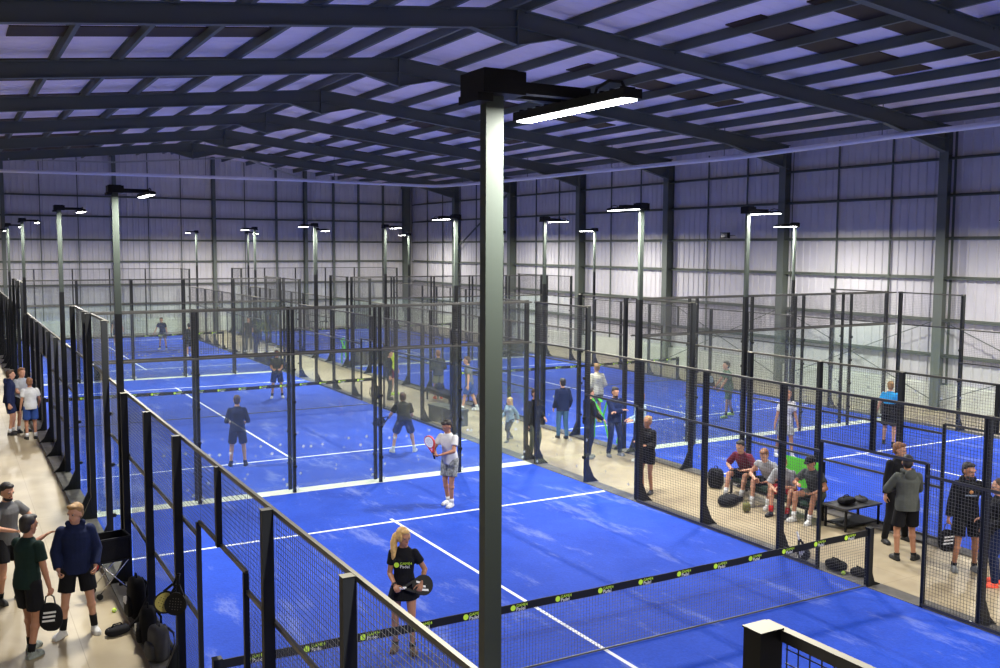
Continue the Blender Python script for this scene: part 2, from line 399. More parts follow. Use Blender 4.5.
for i in (0, 1):
    for j in (0, 1):
        b = BM(); box(b, (CXS[i]-5, PITCHY*j+10.001, 0), (CXS[i]+5, PITCHY*(j+1)-10.001, .025)); struct('trim_%d' % (i*2+j+1), b, STRIPM, 'pale strip between two glass end walls', 'strip')
    for s in (-1, 1):
        b = BM(); x0 = CXS[i]+s*5.001; x1 = CXS[i]+s*5.32
        box(b, (min(x0,x1), -10.3, 0), (max(x0,x1), 2*PITCHY+10.3, .03)); struct('trim_%d' % (10+i*2+(s > 0)), b, KERB, 'grey concrete kerb under the court fence', 'kerb')

# fence parts
def post_bm(h, foot=True, w=.08, d=.10):
    b = BM(); box(b, (0, -w/2, 0), (d, w/2, h))
    box(b, (-.002, -w/2-.004, h), (d+.004, w/2+.004, h+.006))
    if foot:
        prism(b, [(d, .0), (d+.24, .0), (d+.24, .03), (d+.14, .12), (d+.04, .34), (d, .42)], -.03, .03, 'y')
        box(b, (0, -.05, 0), (d+.26, .05, .015))
    return b
def mesh_bm(w, h, pit=.05, t=.0036):
    """welded wire panel in the y-z plane, y 0..w, z 0..h"""
    b = BM()
    n = max(1, round(w/pit))
    for i in range(n+1): y = w*i/n; bar(b, (-.003, y, 0), (-.003, y, h), t, caps=False)
    n = max(1, round(h/pit))
    for i in range(n+1): z = h*i/n; bar(b, (.003, 0, z), (.003, w, z), t, caps=False)
    return b
_cache = {}
def paint_top_hilite(me):  # gives the topmost upward faces the painted lamp highlight
    me.materials.append(TOP_HILITE); zt = max(v.co.z for v in me.vertices)
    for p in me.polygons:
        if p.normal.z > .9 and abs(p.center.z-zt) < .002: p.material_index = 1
def shared(name, key, make, m, parent, loc, rz=0, smooth=False):
    k = (name, key)
    if k not in _cache:
        b = make(); fix(b); me = bpy.data.meshes.new(name); b.to_mesh(me); b.free()
        for x in (m if isinstance(m, (list, tuple)) else [m]): me.materials.append(x)
        if smooth:
            for p in me.polygons: p.use_smooth = True
        if name == 'post' or (name == 'rail' and key in ('r2', 'rtop', 'e')): paint_top_hilite(me)
        _cache[k] = me
    o = bpy.data.objects.new(name, _cache[k]); COL.objects.link(o); o.parent = parent; o.location = loc; o.rotation_euler = (0, 0, rz)
    return o
def boxm(lo, hi):
    def f():
        b = BM(); box(b, lo, hi); return b
    return f
def glass_bm(w, h):
    def f():
        b = BM(); box(b, (-.006, .012, 0), (.006, w-.012, h)); return b
    return f
def clampm():
    b = BM(); box(b, (-.03, -.03, -.03), (.03, .03, .03)); tube(b, [(-.05, 0, 0), (.05, 0, 0)], .012, 8); return b
def side_fence(low_rail):
    """fence along +y from -10 to 10; +x is outside"""
    root = empty('court_fence')
    for s in (-1, 1):
        for y, h in ((9.94, 4.0), (7.8, 4.0), (5.85, 3.0), (3.87, 3.0), (1.9, 3.0)):
            shared('post', h, lambda h=h: post_bm(h), STEEL, root, (.02, s*y, .02))
        # gate jamb
        shared('gate_jamb', 0, boxm((0, -.025, 0), (.05, .025, 2.16)), STEEL, root, (.0, s*1.0, .02))
        yy = lambda a, b_: min(s*a, s*b_)
        shared('glass_panel', 3, glass_bm(2.06, 2.97), GLASS, root, (0, yy(7.84, 9.90), .04))
        shared('glass_panel', 2, glass_bm(1.92, 1.97), GLASS, root, (0, yy(5.89, 7.81), .04))
        shared('mesh_panel', 'a', lambda: mesh_bm(2.06, .96), WIRE, root, (0, yy(7.84, 9.90), 3.04))
        shared('mesh_panel', 'a2', lambda: mesh_bm(1.92, .96), WIRE, root, (0, yy(5.86, 7.78), 2.04))
        for y0 in (3.91, 1.94): shared('mesh_panel', 'b', lambda: mesh_bm(1.92, 2.96), WIRE, root, (0, yy(y0, y0+1.92), .05))
        shared('mesh_panel', 'c', lambda: mesh_bm(.86, 2.96), WIRE, root, (0, yy(1.03, 1.89), .05))
        shared('mesh_panel', 'd', lambda: mesh_bm(1.0, .82), WIRE, root, (0, yy(0, 1.0), 2.19))
        T = .04
        def rail(a, c, z, key):
            shared('rail', key, boxm((.0, 0, -T), (.034, c-a, 0)), RAIL, root, (-.005, yy(a, c), z))
        rail(7.75, 9.98, 4.02, 'r2'); rail(7.84, 9.92, 3.05, 'r2b'); rail(5.85, 7.8, 2.06, 'r2c')
        rail(0, 7.8, 3.03, 'rtop'); rail(1.0, 5.85, 2.02, 'rmid'); rail(0, 1.0, 2.20, 'rhead'); rail(1.0, 5.85, .08, 'rlow')
        if low_rail: rail(1.0, 5.85, 1.03, 'rmid')
        for z in (.6, 1.5, 2.4): shared('glass_clamp', 0, clampm, STEEL, root, (.0, s*7.8, z))
    shared('centre_stile', 0, boxm((0, -.035, 2.17), (.06, .035, 3.02)), STEEL, root, (.005, 0, 0))
    return root
def end_wall():
    """glass end wall along x from -5 to 5; outside is +y in local space"""
    root = empty('glass_end_wall')
    for x in (-3, -1, 1, 3):
        o = shared('post', 'end', lambda: post_bm(4.0, False, .07, .06), STEEL, root, (x, .015, .02), R(90))
        for z in (.6, 1.3, 2.0, 2.7): shared('glass_clamp', 0, clampm, STEEL, root, (x, 0, z))
    for x in (-5, -3, -1, 1, 3):
        shared('glass_panel', 'e', glass_bm(2.0, 2.97), GLASS, root, (x+2.0, 0, .04), R(90))
        shared('mesh_panel', 'e', lambda: mesh_bm(1.96, .96), WIRE, root, (x+1.98, 0, 3.04), R(90))
    shared('rail', 'e', boxm((0, 0, -.04), (.04, 9.9, 0)), RAIL, root, (4.95, 0, 4.02), R(90))
    shared('rail', 'e', None, RAIL, root, (4.95, 0, 3.05), R(90))
    return root
FA = side_fence(True); FBk = side_fence(False); usedA = usedB = False
EW = end_wall(); usedE = False
for (i, j), nm in CN.items():
    for s in (-1, 1):
        src = FA if s < 0 else FBk
        if s < 0: o = src if not usedA else copy_tree(src); usedA = True
        else: o = src if not usedB else copy_tree(src); usedB = True
        o.location = (CXS[i]+s*(4.97 if i == 0 and s < 0 else 5.0), PITCHY*j, 0); o.rotation_euler = (0, 0, 0 if s > 0 else math.pi)
        side = {(0,-1): 'outer walkway side', (0,1): 'central aisle side', (1,-1): 'central aisle side', (1,1): 'ribbed wall side'}[(i, s)]
        tag(o, 'black mesh and glass fence, %s, %s' % (side, SHORT[(i, j)]), 'fence', 'padel court side fences')
    for s in (-1, 1):
        if j == 0 and s < 0: continue
        o = EW if not usedE else copy_tree(EW); usedE = True
        o.location = (CXS[i], PITCHY*j+s*10.0, 0); o.rotation_euler = (0, 0, 0 if s > 0 else math.pi)
        tag(o, 'glass end wall, %s end of the %s' % ('far' if s > 0 else 'near', nm), 'glass wall', 'glass end walls of the courts')

# nets
def text_mesh(txt, size, m, thick=.0):
    cu = bpy.data.curves.new('lettering', 'FONT'); cu.body = txt; cu.size = size; cu.align_x = 'LEFT'; cu.extrude = thick
    cu.resolution_u = 2
    o = bpy.data.objects.new('tmp', cu); COL.objects.link(o); bpy.context.view_layer.update()
    me = bpy.data.meshes.new_from_object(o.evaluated_get(bpy.context.evaluated_depsgraph_get()))
    bpy.data.objects.remove(o); bpy.data.curves.remove(cu)
    return me
def add_mesh(bm, me, M):
    t = BM(); t.from_mesh(me); t.transform(M); tmp = bpy.data.meshes.new('t'); t.to_mesh(tmp); t.free(); bm.from_mesh(tmp); bpy.data.meshes.remove(tmp)
T_G = text_mesh('GAME4', .052, None); T_P = text_mesh('Padel', .062, None)
def logo(bmL, bmW, M, k=1.0):
    """ball plus two lines of lettering, in the local x-y plane, about .24 wide"""
    n = 18; c = bmL.verts.new(M@V(.04*k, .0, 0)); ring = [bmL.verts.new(M@V((.04+.036*math.cos(2*math.pi*i/n))*k, .036*math.sin(2*math.pi*i/n)*k, 0)) for i in range(n)]
    for i in range(n): bmL.faces.new((c, ring[i], ring[(i+1) % n]))
    add_mesh(bmL, T_G, M@Matrix.Translation((.085*k, .002*k, 0))@Matrix.Scale(k, 4)); add_mesh(bmW, T_P, M@Matrix.Translation((.085*k, -.044*k, 0))@Matrix.Scale(k, 4))
def ztop(x): return .88+.04*(abs(x)/5)**1.6+.004*math.sin(x*5)
def make_net():
    root = empty('padel_net')
    for s in (-1, 1):
        b = BM(); box(b, (-.045, -.045, 0), (.045, .045, .94)); box(b, (-.05, -.05, .94), (.05, .05, .95)); prism(b, [(.045*s, 0), (.24*s, 0), (.24*s, .02), (.12*s, .07), (.07*s, .2), (.045*s, .3)], -.03, .03, 'y')
        mk('net_post', b, STEEL, root, loc=(s*5.05, 0, .02))
    b = BM(); N = 60
    for k in range(N):
        x0 = -5+10*k/N; x1 = x0+10/N
        v = [b.verts.new(p) for p in ((x0,-.006,ztop(x0)-.10),(x1,-.006,ztop(x1)-.10),(x1,.006,ztop(x1)-.10),(x0,.006,ztop(x0)-.10),(x0,-.006,ztop(x0)),(x1,-.006,ztop(x1)),(x1,.006,ztop(x1)),(x0,.006,ztop(x0)))]
        for f in ((0,3,2,1),(4,5,6,7),(0,1,5,4),(2,3,7,6)): b.faces.new([v[i] for i in f])
    mk('net_tape', b, BLACK, root, loc=(0, 0, .02))
    bl, bw = BM(), BM(); logo(bl, bw, Matrix.Rotation(R(90), 4, 'X'), 1.0)
    nl = len(bl.faces); tm = bpy.data.meshes.new('t'); bw.to_mesh(tm); bw.free(); bl.from_mesh(tm); bpy.data.meshes.remove(tm)
    me = bpy.data.meshes.new('tape_logo'); bl.to_mesh(me); bl.free(); me.materials.append(LIME); me.materials.append(WHITE)
    for p in me.polygons[nl:]: p.material_index = 1
    for k in range(-7, 8):
        x = k*.66-.05; o = bpy.data.objects.new('tape_logo', me); COL.objects.link(o); o.parent = root; o.location = (x-.1, -.0085, ztop(x)-.03)
    b = BM(); t = .003
    n = 220
    for k in range(n+1):
        x = -5+10*k/n; bar(b, (x, 0, .03), (x, 0, ztop(x)-.08), t, caps=False)
    for k in range(18):
        pts = [-5+10*q/20 for q in range(21)]
        for a, c in zip(pts, pts[1:]):
            f = (k+.5)/18; bar(b, (a, .002, .03+(ztop(a)-.1)*f), (c, .002, .03+(ztop(c)-.1)*f), t, caps=False)
    bar(b, (-5, 0, .045), (5, 0, .045), .02)
    mk('netting', b, WIRE, root)
    b = BM(); box(b, (-.025, -.008, 0), (.025, .008, .88)); 
    return root
NET = make_net()
for n_, ((i, j), nm) in enumerate(CN.items()):
    o = NET if n_ == 0 else copy_tree(NET)
    o.location = (CXS[i], PITCHY*j, 0)
    tag(o, 'black padel net with lime logos, '+SHORT[(i, j)], 'net', 'padel nets')

# ------------------------------------------------------------------ flood light posts
def make_lamp():
    """arm points to +x"""
    root = empty('floodlight_post')
    b = BM(); box(b, (-.048, -.03, 0), (.048, .03, 6.120)); box(b, (-.05, -.034, 0), (.05, .034, .05)); mk('pole', b, POLE, root)
    b = BM(); box(b, (-.051, -.036, .05), (.051, .036, 4.25)); mk('lower_sleeve', b, STEEL, root)
    b = BM(); box(b, (-.11, -.12, 6.120), (.12, .12, 6.230)); box(b, (-.13, -.10, 6.080), (-.049, .10, 6.120)); box(b, (-.09, -.09, 6.230), (.09, .09, 6.240)); mk('driver_box', b, BLACK, root)
    for dy in (-.08, .08):
        b = BM(); box(b, (.1, dy-.03, 6.130), (.50, dy+.03, 6.185)); mk('arm', b, BLACK, root)
    b = BM(); box(b, (.41, -.50, 6.085), (.52, .50, 6.130))
    for k in range(12): y = -.46+k*.083; box(b, (.425, y-.006, 6.130), (.505, y+.006, 6.142))
    hs = mk('lamp_housing', b, BLACK, root)
    b = BM(); box(b, (.425, -.48, 6.077), (.505, .48, 6.086)); mk('led_panel', b, LED, root)
    b = BM(); tube(b, [(.46, -.2, 6.13), (.46, -.22, 6.17), (.46, -.32, 6.19), (.46, -.42, 6.17), (.46, -.45, 6.13)], .008, 6); mk('cable', b, BLACK, root)
    return root
def add_light(x, y, s, zk):
    ld = bpy.data.lights.new('floodlight_glow', 'AREA'); ld.shape = 'RECTANGLE'; ld.size = .08; ld.size_y = .95; ld.energy = LAMP_W; ld.color = (1, .97, .90)
    lo = bpy.data.objects.new('floodlight_glow', ld); COL.objects.link(lo); lo.location = (x+s*.465, y, 6.07*zk-.005); lo.rotation_euler = (0, 0, 0)
LP = make_lamp(); first = True
for (i, j), nm in CN.items():
    for s in (-1, 1):
        for q in (-1, 1):
            o = LP if first else copy_tree(LP); first = False
            x = CXS[i]+s*(5.065 if s < 0 and i == 0 else 5.12); y = PITCHY*j+q*(6.0 if q > 0 or j or i or s > 0 else 5.95)
            o.location = (x, y, 0); o.rotation_euler = (0, 0, 0 if s < 0 else math.pi)
            side = {(0,-1): 'outer walkway side', (0,1): 'aisle side', (1,-1): 'aisle side', (1,1): 'ribbed wall side'}[(i, s)]
            tag(o, 'floodlight post, %s, %s half of %s' % (side, 'near' if q < 0 else 'far', SHORT[(i, j)]), 'lamp post', 'floodlight posts')
            zk = .984 if (i, j, s, q) == (0, 0, -1, -1) else 1.0; o.scale.z = zk
            add_light(x, y, -s, zk)

for ch in list(LP.children):        # the post nearest the camera has no dark sleeve
    if ch.name.startswith('lower_sleeve'): bpy.data.objects.remove(ch)

# ------------------------------------------------------------------ people
SKIN = mat('light skin', (.52, .27, .17), .55, spec=.35); SKIN2 = mat('tanned skin', (.40, .19, .11), .55, spec=.35)
def cloth(name, c, n=.12): return mat(name, c, .85, noise=n, nscale=9, bump=.3, bscale=45, spec=.2)
def frust(bm, a, b_, ra, rb, n=14, e=1.0, ax=None):
    """flat-ended tapered tube, e = depth / width ratio, ax = width axis"""
    a = Vector(a); b_ = Vector(b_); d = (b_-a).normalized()
    s = ax.copy() if ax is not None else d.cross(V(0,1,0))
    if s.length < .05: s = d.cross(V(1,0,0))
    s = (s-d*s.dot(d)).normalized(); t = d.cross(s)
    A = [bm.verts.new(a+(s*math.cos(2*math.pi*i/n)+t*e*math.sin(2*math.pi*i/n))*ra) for i in range(n)]
    B = [bm.verts.new(b_+(s*math.cos(2*math.pi*i/n)+t*e*math.sin(2*math.pi*i/n))*rb) for i in range(n)]
    for i in range(n): bm.faces.new((A[i], A[(i+1) % n], B[(i+1) % n], B[i]))
    bm.faces.new(A[::-1]); bm.faces.new(B)
def ball(bm, c, r, n=10): ellip(bm, c, (r, r, r) if not isinstance(r, tuple) else r, None, n, max(6, n-3))
def caps(bm, a, b_, ra, rb, n=12): frust(bm, a, b_, ra, rb, n); ball(bm, a, ra*.995, n); ball(bm, b_, rb*.995, n)
def loft(bm, rings, rx_ax, fy_ax, n=20):
    """rings: (centre, rx, ry)"""
    R_ = []
    for c, rx, ry in rings:
        R_.append([bm.verts.new(Vector(c)+rx_ax*rx*math.cos(2*math.pi*i/n)+fy_ax*ry*math.sin(2*math.pi*i/n)) for i in range(n)])
    for A, B in zip(R_, R_[1:]):
        for i in range(n): bm.faces.new((A[i], A[(i+1) % n], B[(i+1) % n], B[i]))
    bm.faces.new(R_[0][::-1]); bm.faces.new(R_[-1])
def ik(a, t, l1, l2, pole):
    a = Vector(a); t = Vector(t); d = t-a; L = min(d.length, (l1+l2)*.998); d.normalize()
    t = a+d*L; c = (l1*l1-l2*l2+L*L)/(2*L); h = math.sqrt(max(0, l1*l1-c*c))
    p = Vector(pole); p = (p-d*p.dot(d)).normalized()
    return a+d*c+p*h, t
def remesh(name, bm, vox, m, parent, smooth=2):
    fix(bm); me = bpy.data.meshes.new(name); bm.to_mesh(me); bm.free()
    o = bpy.data.objects.new('tmp', me); COL.objects.link(o)
    md = o.modifiers.new('r', 'REMESH'); md.mode = 'VOXEL'; md.voxel_size = vox; md.use_smooth_shade = True
    if smooth:
        ms = o.modifiers.new('s', 'SMOOTH'); ms.factor = .5; ms.iterations = smooth
    bpy.context.view_layer.update()
    me2 = bpy.data.meshes.new_from_object(o.evaluated_get(bpy.context.evaluated_depsgraph_get()))
    bpy.data.objects.remove(o); bpy.data.meshes.remove(me)
    me2.name = name; me2.materials.clear(); me2.materials.append(m)
    for p in me2.polygons: p.use_smooth = True
    r = bpy.data.objects.new(name, me2); COL.objects.link(r); r.parent = parent
    return r
def hand(bm, w, d, side, palm_n, curl, th):
    """wrist w, pointing d; side vector points to thumb; palm_n is the palm's facing"""
    d = d.normalized(); s = (side-d*side.dot(d)).normalized(); n = (palm_n-d*palm_n.dot(d)-s*palm_n.dot(s)).normalized()
    rot = Matrix((s, n, d)).transposed()
    ellip(bm, w+d*.05, (.042, .018, .056), rot, 12, 8)
    for k, (off, L) in enumerate(((.030, .070), (.010, .080), (-.011, .074), (-.031, .058))):
        p = w+d*.085+s*off; ang = 0; r = th*(1 if k < 3 else .88)
        segs = (.42, .33, .27)
        for q in range(3):
            ang += curl*(1.0 if q else .8); dd = d*math.cos(ang)+n*math.sin(ang)+s*off*.8*(1 if q == 0 else 0)
            e = p+dd*L*segs[q]; caps(bm, p, e, r*(1-.07*q), r*(1-.07*(q+1)), 8); p = e
    p = w+d*.03+s*.032; ang = .75
    for q, L in enumerate((.04, .034, .026)):
        dd = d*math.cos(ang)+s*math.sin(ang)*.9+n*(.25+.4*min(curl, 1)*q)
        e = p+dd.normalized()*L; caps(bm, p, e, th*1.15-.001*q, th*1.08-.001*q, 8); p = e; ang -= .25
PERSON_N = [0]
def person(label, loc, H, face, wear, pose=None, vox=.014, skin=None, female=False, near=False, extras=None):
    """face: world azimuth in degrees the person looks towards. wear: dict. pose keys: pel(z), lean, bend side, hl/hr hand targets, fl/fr foot (x,y,yaw,lift), head(yaw,pitch)"""
    P = dict(pel=.962, py=0., lean=3, side=0, twist=0, hl=(-.27, .03, .80), hr=(.27, .03, .80), fl=(-.11, 0, 8, 0), fr=(.11, 0, -8, 0), head=(0, 0), kl=(-.15, 1, 0), kr=(.15, 1, 0), el=(-.25, -1, -.2), er=(.25, -1, -.2), curl=.45, cl=None, cr=None)
    P.update(pose or {})
    root = empty('person', loc, R(face-90)); k = H/1.75; root.scale = (k, k, k)
    tag(root, label, 'person'); PERSON_N[0] += 1
    th = max(.0095, vox*.8)
    sk = skin or SKIN
    L = R(P['lean']); B = R(P['side']); tw = R(P['twist'])
    u = V(math.sin(B), math.sin(L), math.cos(L)*math.cos(B)).normalized()
    r0 = V(1, 0, 0); r0 = (r0-u*u.dot(r0)).normalized(); f0 = u.cross(r0)
    rs = r0*math.cos(tw)+f0*math.sin(tw); fs = u.cross(rs)
    pel = V(0, P['py'], P['pel'])
    sp = lambda t, f=0: pel+u*t+f0*f
    m = .93 if female else 1.0
    # torso
    b = BM()
    tor = [(-.10, .10, .075), (-.02, .158, .108), (.06, .150*m, .10), (.15, .128*m, .088), (.26, .150*m, .102), (.36, .158*m, .108), (.43, .132*m, .088), (.48, .088, .066), (.54, .055, .055)]
    loft(b, [(sp(t, .0), rx, ry) for t, rx, ry in tor], r0, f0)
    if female:
        for s in (-1, 1): ball(b, sp(.34)+rs*s*.075+fs*.085, (.06, .055, .06))
    neck = sp(.53); hy, hp = P['head']; 
    hu = (u*.55+V(0, 0, 1)*.6).normalized(); hc = neck+hu*.132+f0*.02
    # head frame
    ya = R(hy); pa = R(hp)
    hf = V(math.sin(-ya)*1.0, math.cos(ya), 0); hf = (hf*math.cos(pa)+V(0, 0, -1)*math.sin(pa)).normalized()
    hr_ = hf.cross(V(0, 0, 1)).normalized(); hz = hr_.cross(hf); hm = Matrix((hr_, hf, hz)).transposed()*(1.05 if H > 1.4 else 1.25)
    caps(b, neck-hu*.03, hc-hz*.04-hf*.01, .058*m, .052*m)
    hp_ = lambda x, y, z: hc+hm@V(x, y, z)
    ellip(b, hp_(0, -.005, .02), (.075, .095, .10), hm, 18, 12); ellip(b, hp_(0, .02, -.045), (.058, .070, .075), hm, 16, 10); ellip(b, hp_(0, .055, -.095), (.03, .03, .022), hm)
    ellip(b, hp_(0, .098, -.02), (.012, .022, .024), hm, 8, 6); ellip(b, hp_(0, .085, .004), (.009, .02, .03), hm, 8, 6); ellip(b, hp_(0, .083, -.062), (.026, .014, .010), hm, 8, 6)
    for s in (-1, 1):
        ellip(b, hp_(s*.077, -.005, -.01), (.010, .020, .032), hm, 8, 6); ellip(b, hp_(s*.034, .083, .028), (.026, .010, .008), hm, 8, 6)
    # arms
    sh = {s: sp(.432)+rs*s*(.168 if not female else .150) for s in (-1, 1)}
    arms = {}
    for s, hk, ek in ((-1, 'hl', 'el'), (1, 'hr', 'er')):
        e, w = ik(sh[s], P[hk], .285, .255, P[ek]); arms[s] = (sh[s], e, w)
        q = .92 if female else 1
        ball(b, sh[s], .052*q); caps(b, sh[s], e, .050*q, .040*q); caps(b, e, w, .041*q, .027*q); ball(b, e+(w-e)*.25, .043*q)
        c = P['cl' if s < 0 else 'cr']; c = P['curl'] if c is None else c
        d = (w-e).normalized(); fwd = P.get('pn%d' % s, None)
        pn = Vector(fwd) if fwd else (rs*(-s))
        side = V(0, 1, .0) if abs(d.y) < .8 else V(-s, 0, .6)
        hand(b, w, d, side, pn, c, th)
    # legs
    legs = {}
    for s, fk, kk in ((-1, 'fl', 'kl'), (1, 'fr', 'kr')):
        fx, fy, yaw, lift = P[fk][:4]; hip = pel+r0*s*.09-u*.03
        ank = V(fx, fy, .085+lift); kn, an = ik(hip, ank, .43, .43, P[kk]); legs[s] = (hip, kn, an, yaw)
        q = .93 if female else 1
        caps(b, hip, kn, .088, .056*q); caps(b, kn, an, .054*q, .036); ball(b, kn+(an-kn)*.28-(an-kn).cross(V(1, 0, 0)).normalized()*.012*0, .060*q)
        yv = V(math.sin(-R(yaw)), math.cos(R(yaw)), 0); caps(b, an+V(0, 0, -.04), an+yv*.12+V(0, 0, -.055), .034, .028)
    remesh('body', b, vox, sk, root)
    # shirt
    def shirt(m_, name, loose, slen, hem, hood=False, cuff=.0):
        b = BM(); g = loose
        t2 = [(-hem, .158+g, .115+g), (-hem*.4, .160+g, .114+g), (.06, .150*m+g+.006, .102+g+.006), (.15, .136*m+g, .096+g), (.26, .146*m+g, .104+g), (.36, .160*m+g, .112+g), (.43, .152*m+g*.6, .100+g*.6), (.475, .118, .084), (.525, .074, .068)]
        loft(b, [(sp(t), rx, ry) for t, rx, ry in t2], r0, f0)
        if female:
            for s in (-1, 1): ball(b, sp(.34)+rs*s*.075+fs*.085, (.06+g, .055+g, .06+g))
        for s in (-1, 1):
            a, e, w = arms[s]; g = loose*.62; ball(b, a, .060+g*.6)
            if slen <= 1:
                q = a+(e-a)*slen; frust(b, a, q, .056+g*.8, .053+g+.006)
            else:
                caps(b, a, e, .056+g*.8, .047+g); q = e+(w-e)*(slen-1); frust(b, e, q, .048+g, .034+g*.9)
        if hood:
            for i in range(7):
                an_ = math.pi*i/6; c = neck+rs*math.cos(an_)*.085-fs*(math.sin(an_)*.085-.01)+u*(.005-.03*math.sin(an_)); ball(b, c, .042)
            ellip(b, neck-fs*.115-u*.05, (.105, .05, .085))
        remesh(name, b, max(vox, .011), m_, root, 1)
    top = wear['top']; shirt(top[1], top[0], top[2], top[3], top[4], len(top) > 5 and top[5])
    bt = wear.get('bottom')
    if bt:
        kind, m_ = bt[0], bt[1]; b = BM()
        loft(b, [(sp(-.10), .14, .11), (sp(-.03), .168, .122), (sp(.06), .158*m, .112), (sp(.11), .148*m, .104)], r0, f0)
        if kind == 'skirt':
            d = V(0, 0, -1) if P['pel'] > .7 else V(0, 1, -.3)
            loft(b, [(sp(.08), .145, .105), (sp(-.02), .175, .13), (sp(-.12), .205, .16), (sp(-.20), .225, .18)], r0, f0)
        else:
            for s in (-1, 1):
                hip, kn, an, yaw = legs[s]
                if kind == 'shorts':
                    f_ = bt[2] if len(bt) > 2 else .72; q = hip+(kn-hip)*f_; ball(b, hip, .102); frust(b, hip, q, .104, .096+.012*f_)
                else:
                    caps(b, hip, kn, .100, .072); frust(b, kn, an+V(0, 0, -.01), .071, .056); ball(b, kn+(an-kn)*.3, .071)
        remesh({'skirt': 'skirt', 'shorts': 'shorts', 'trousers': 'trousers'}[kind], b, max(vox, .012), m_, root, 1)
    # shoes and socks
    sm = wear.get('shoes', BLACK); so = wear.get('socks')
    for s in (-1, 1):
        hip, kn, an, yaw = legs[s]; yv = V(math.sin(-R(yaw)), math.cos(R(yaw)), 0); xv = V(yv.y, -yv.x, 0); fm = Matrix((xv, yv, V(0, 0, 1))).transposed()
        b = BM(); z0 = an.z-.085
        base = V(an.x, an.y, z0)
        ellip(b, base+yv*.0+V(0, 0, .055), (.044, .062, .052), fm); ellip(b, base+yv*.07+V(0, 0, .045), (.047, .105, .040), fm); ellip(b, base+yv*.12+V(0, 0, .038), (.048, .062, .034), fm)
        prism2 = [(-.035, -.06), (.035, -.06), (.047, .02), (.052, .11), (.035, .178), (-.035, .178), (-.052, .11), (-.047, .02)]
        A = [b.verts.new(base+fm@V(x, y, .0)) for x, y in prism2]; B_ = [b.verts.new(base+fm@V(x, y, .032)) for x, y in prism2]
        for i in range(8): b.faces.new((A[i], A[(i+1) % 8], B_[(i+1) % 8], B_[i]))
        b.faces.new(A[::-1]); b.faces.new(B_); frust(b, base+V(0, 0, .06), an+V(0, 0, .015), .046, .044)
        remesh('shoe', b, max(vox*.8, .009), sm, root, 1)
        if so:
            b = BM(); hgt = wear.get('sock_h', .10); d = (kn-an).normalized(); frust(b, an-d*.01, an+d*hgt, .043, .047); mk('sock', b, so, root, smooth=True)
    # hair, eyes
    hr = wear.get('hair'); style = wear.get('hairstyle', 'short')
    if hr:
        b = BM()
        ellip(b, hp_(0, -.028, .052), (.084, .094, .082), hm, 18, 12); ellip(b, hp_(0, -.05, -.0), (.078, .065, .09), hm, 16, 10)
        if style in ('short', 'quiff'): ellip(b, hp_(0, .055 if style == 'quiff' else .04, .098), (.062, .05, .032), hm)
        if style == 'cap':
            ellip(b, hp_(0, -.005, .065), (.088, .105, .07), hm, 18, 10); ellip(b, hp_(0, .105, .055), (.065, .07, .010), hm)
        if style in ('pony', 'long'):
            for s in (-1, 1): ellip(b, hp_(s*.06, .005, .01), (.028, .06, .07), hm)
            ellip(b, hp_(0, .045, .09), (.06, .05, .03), hm)
        if style == 'pony':
            sx = wear.get('pony_side', -1)
            pts = [hp_(0, -.10, .03), hp_(sx*.04, -.13, -.02), hp_(sx*.08, -.10, -.10), hp_(sx*.10, -.05, -.18), hp_(sx*.11, -.02, -.27), hp_(sx*.11, 0, -.34)]
            for a, c, ra, rb in zip(pts, pts[1:], (.035, .045, .05, .048, .038), (.045, .05, .048, .038, .012)): caps(b, a, c, ra, rb, 10)
        if style == 'long': ellip(b, hp_(0, -.07, -.12), (.085, .045, .16), hm)
        if style == 'bun': ball(b, hp_(0, -.12, .07), .045)
        remesh('cap' if style == 'cap' else 'hair', b, max(vox*.8, .010), hr, root, 1)
    if near:
        for s in (-1, 1):
            b = BM(); ball(b, hp_(s*.033, .081, .010), .0115, 10); e = mk('eye', b, mat('eye white', (.30, .28, .27), .4), root, smooth=True)
            b = BM(); ball(b, hp_(s*.033, .087, .010), .0085, 8); mk('iris', b, BLACK, e, smooth=True)
        b = BM(); ellip(b, hp_(0, .092, -.062), (.024, .008, .006), hm, 10, 6); mk('lips', b, mat('lips', (.38, .12, .09), .5), root, smooth=True)
        if wear.get('beard'):
            b = BM(); ellip(b, hp_(0, .035, -.085), (.062, .062, .038), hm, 14, 8); ellip(b, hp_(0, .085, -.045), (.035, .014, .008), hm, 10, 6); remesh('beard', b, .010, hr, root, 1)
    root['_'] = 0; del root['_']
    return root, dict(arms=arms, neck=neck, sp=sp, rs=rs, fs=fs, u=u, k=k, hp=hp_)
def world_of(root, p):
    return Matrix.Translation(root.location)@Matrix.Rotation(root.rotation_euler.z, 4, 'Z')@Matrix.Scale(root.scale[0], 4)@Vector(p)

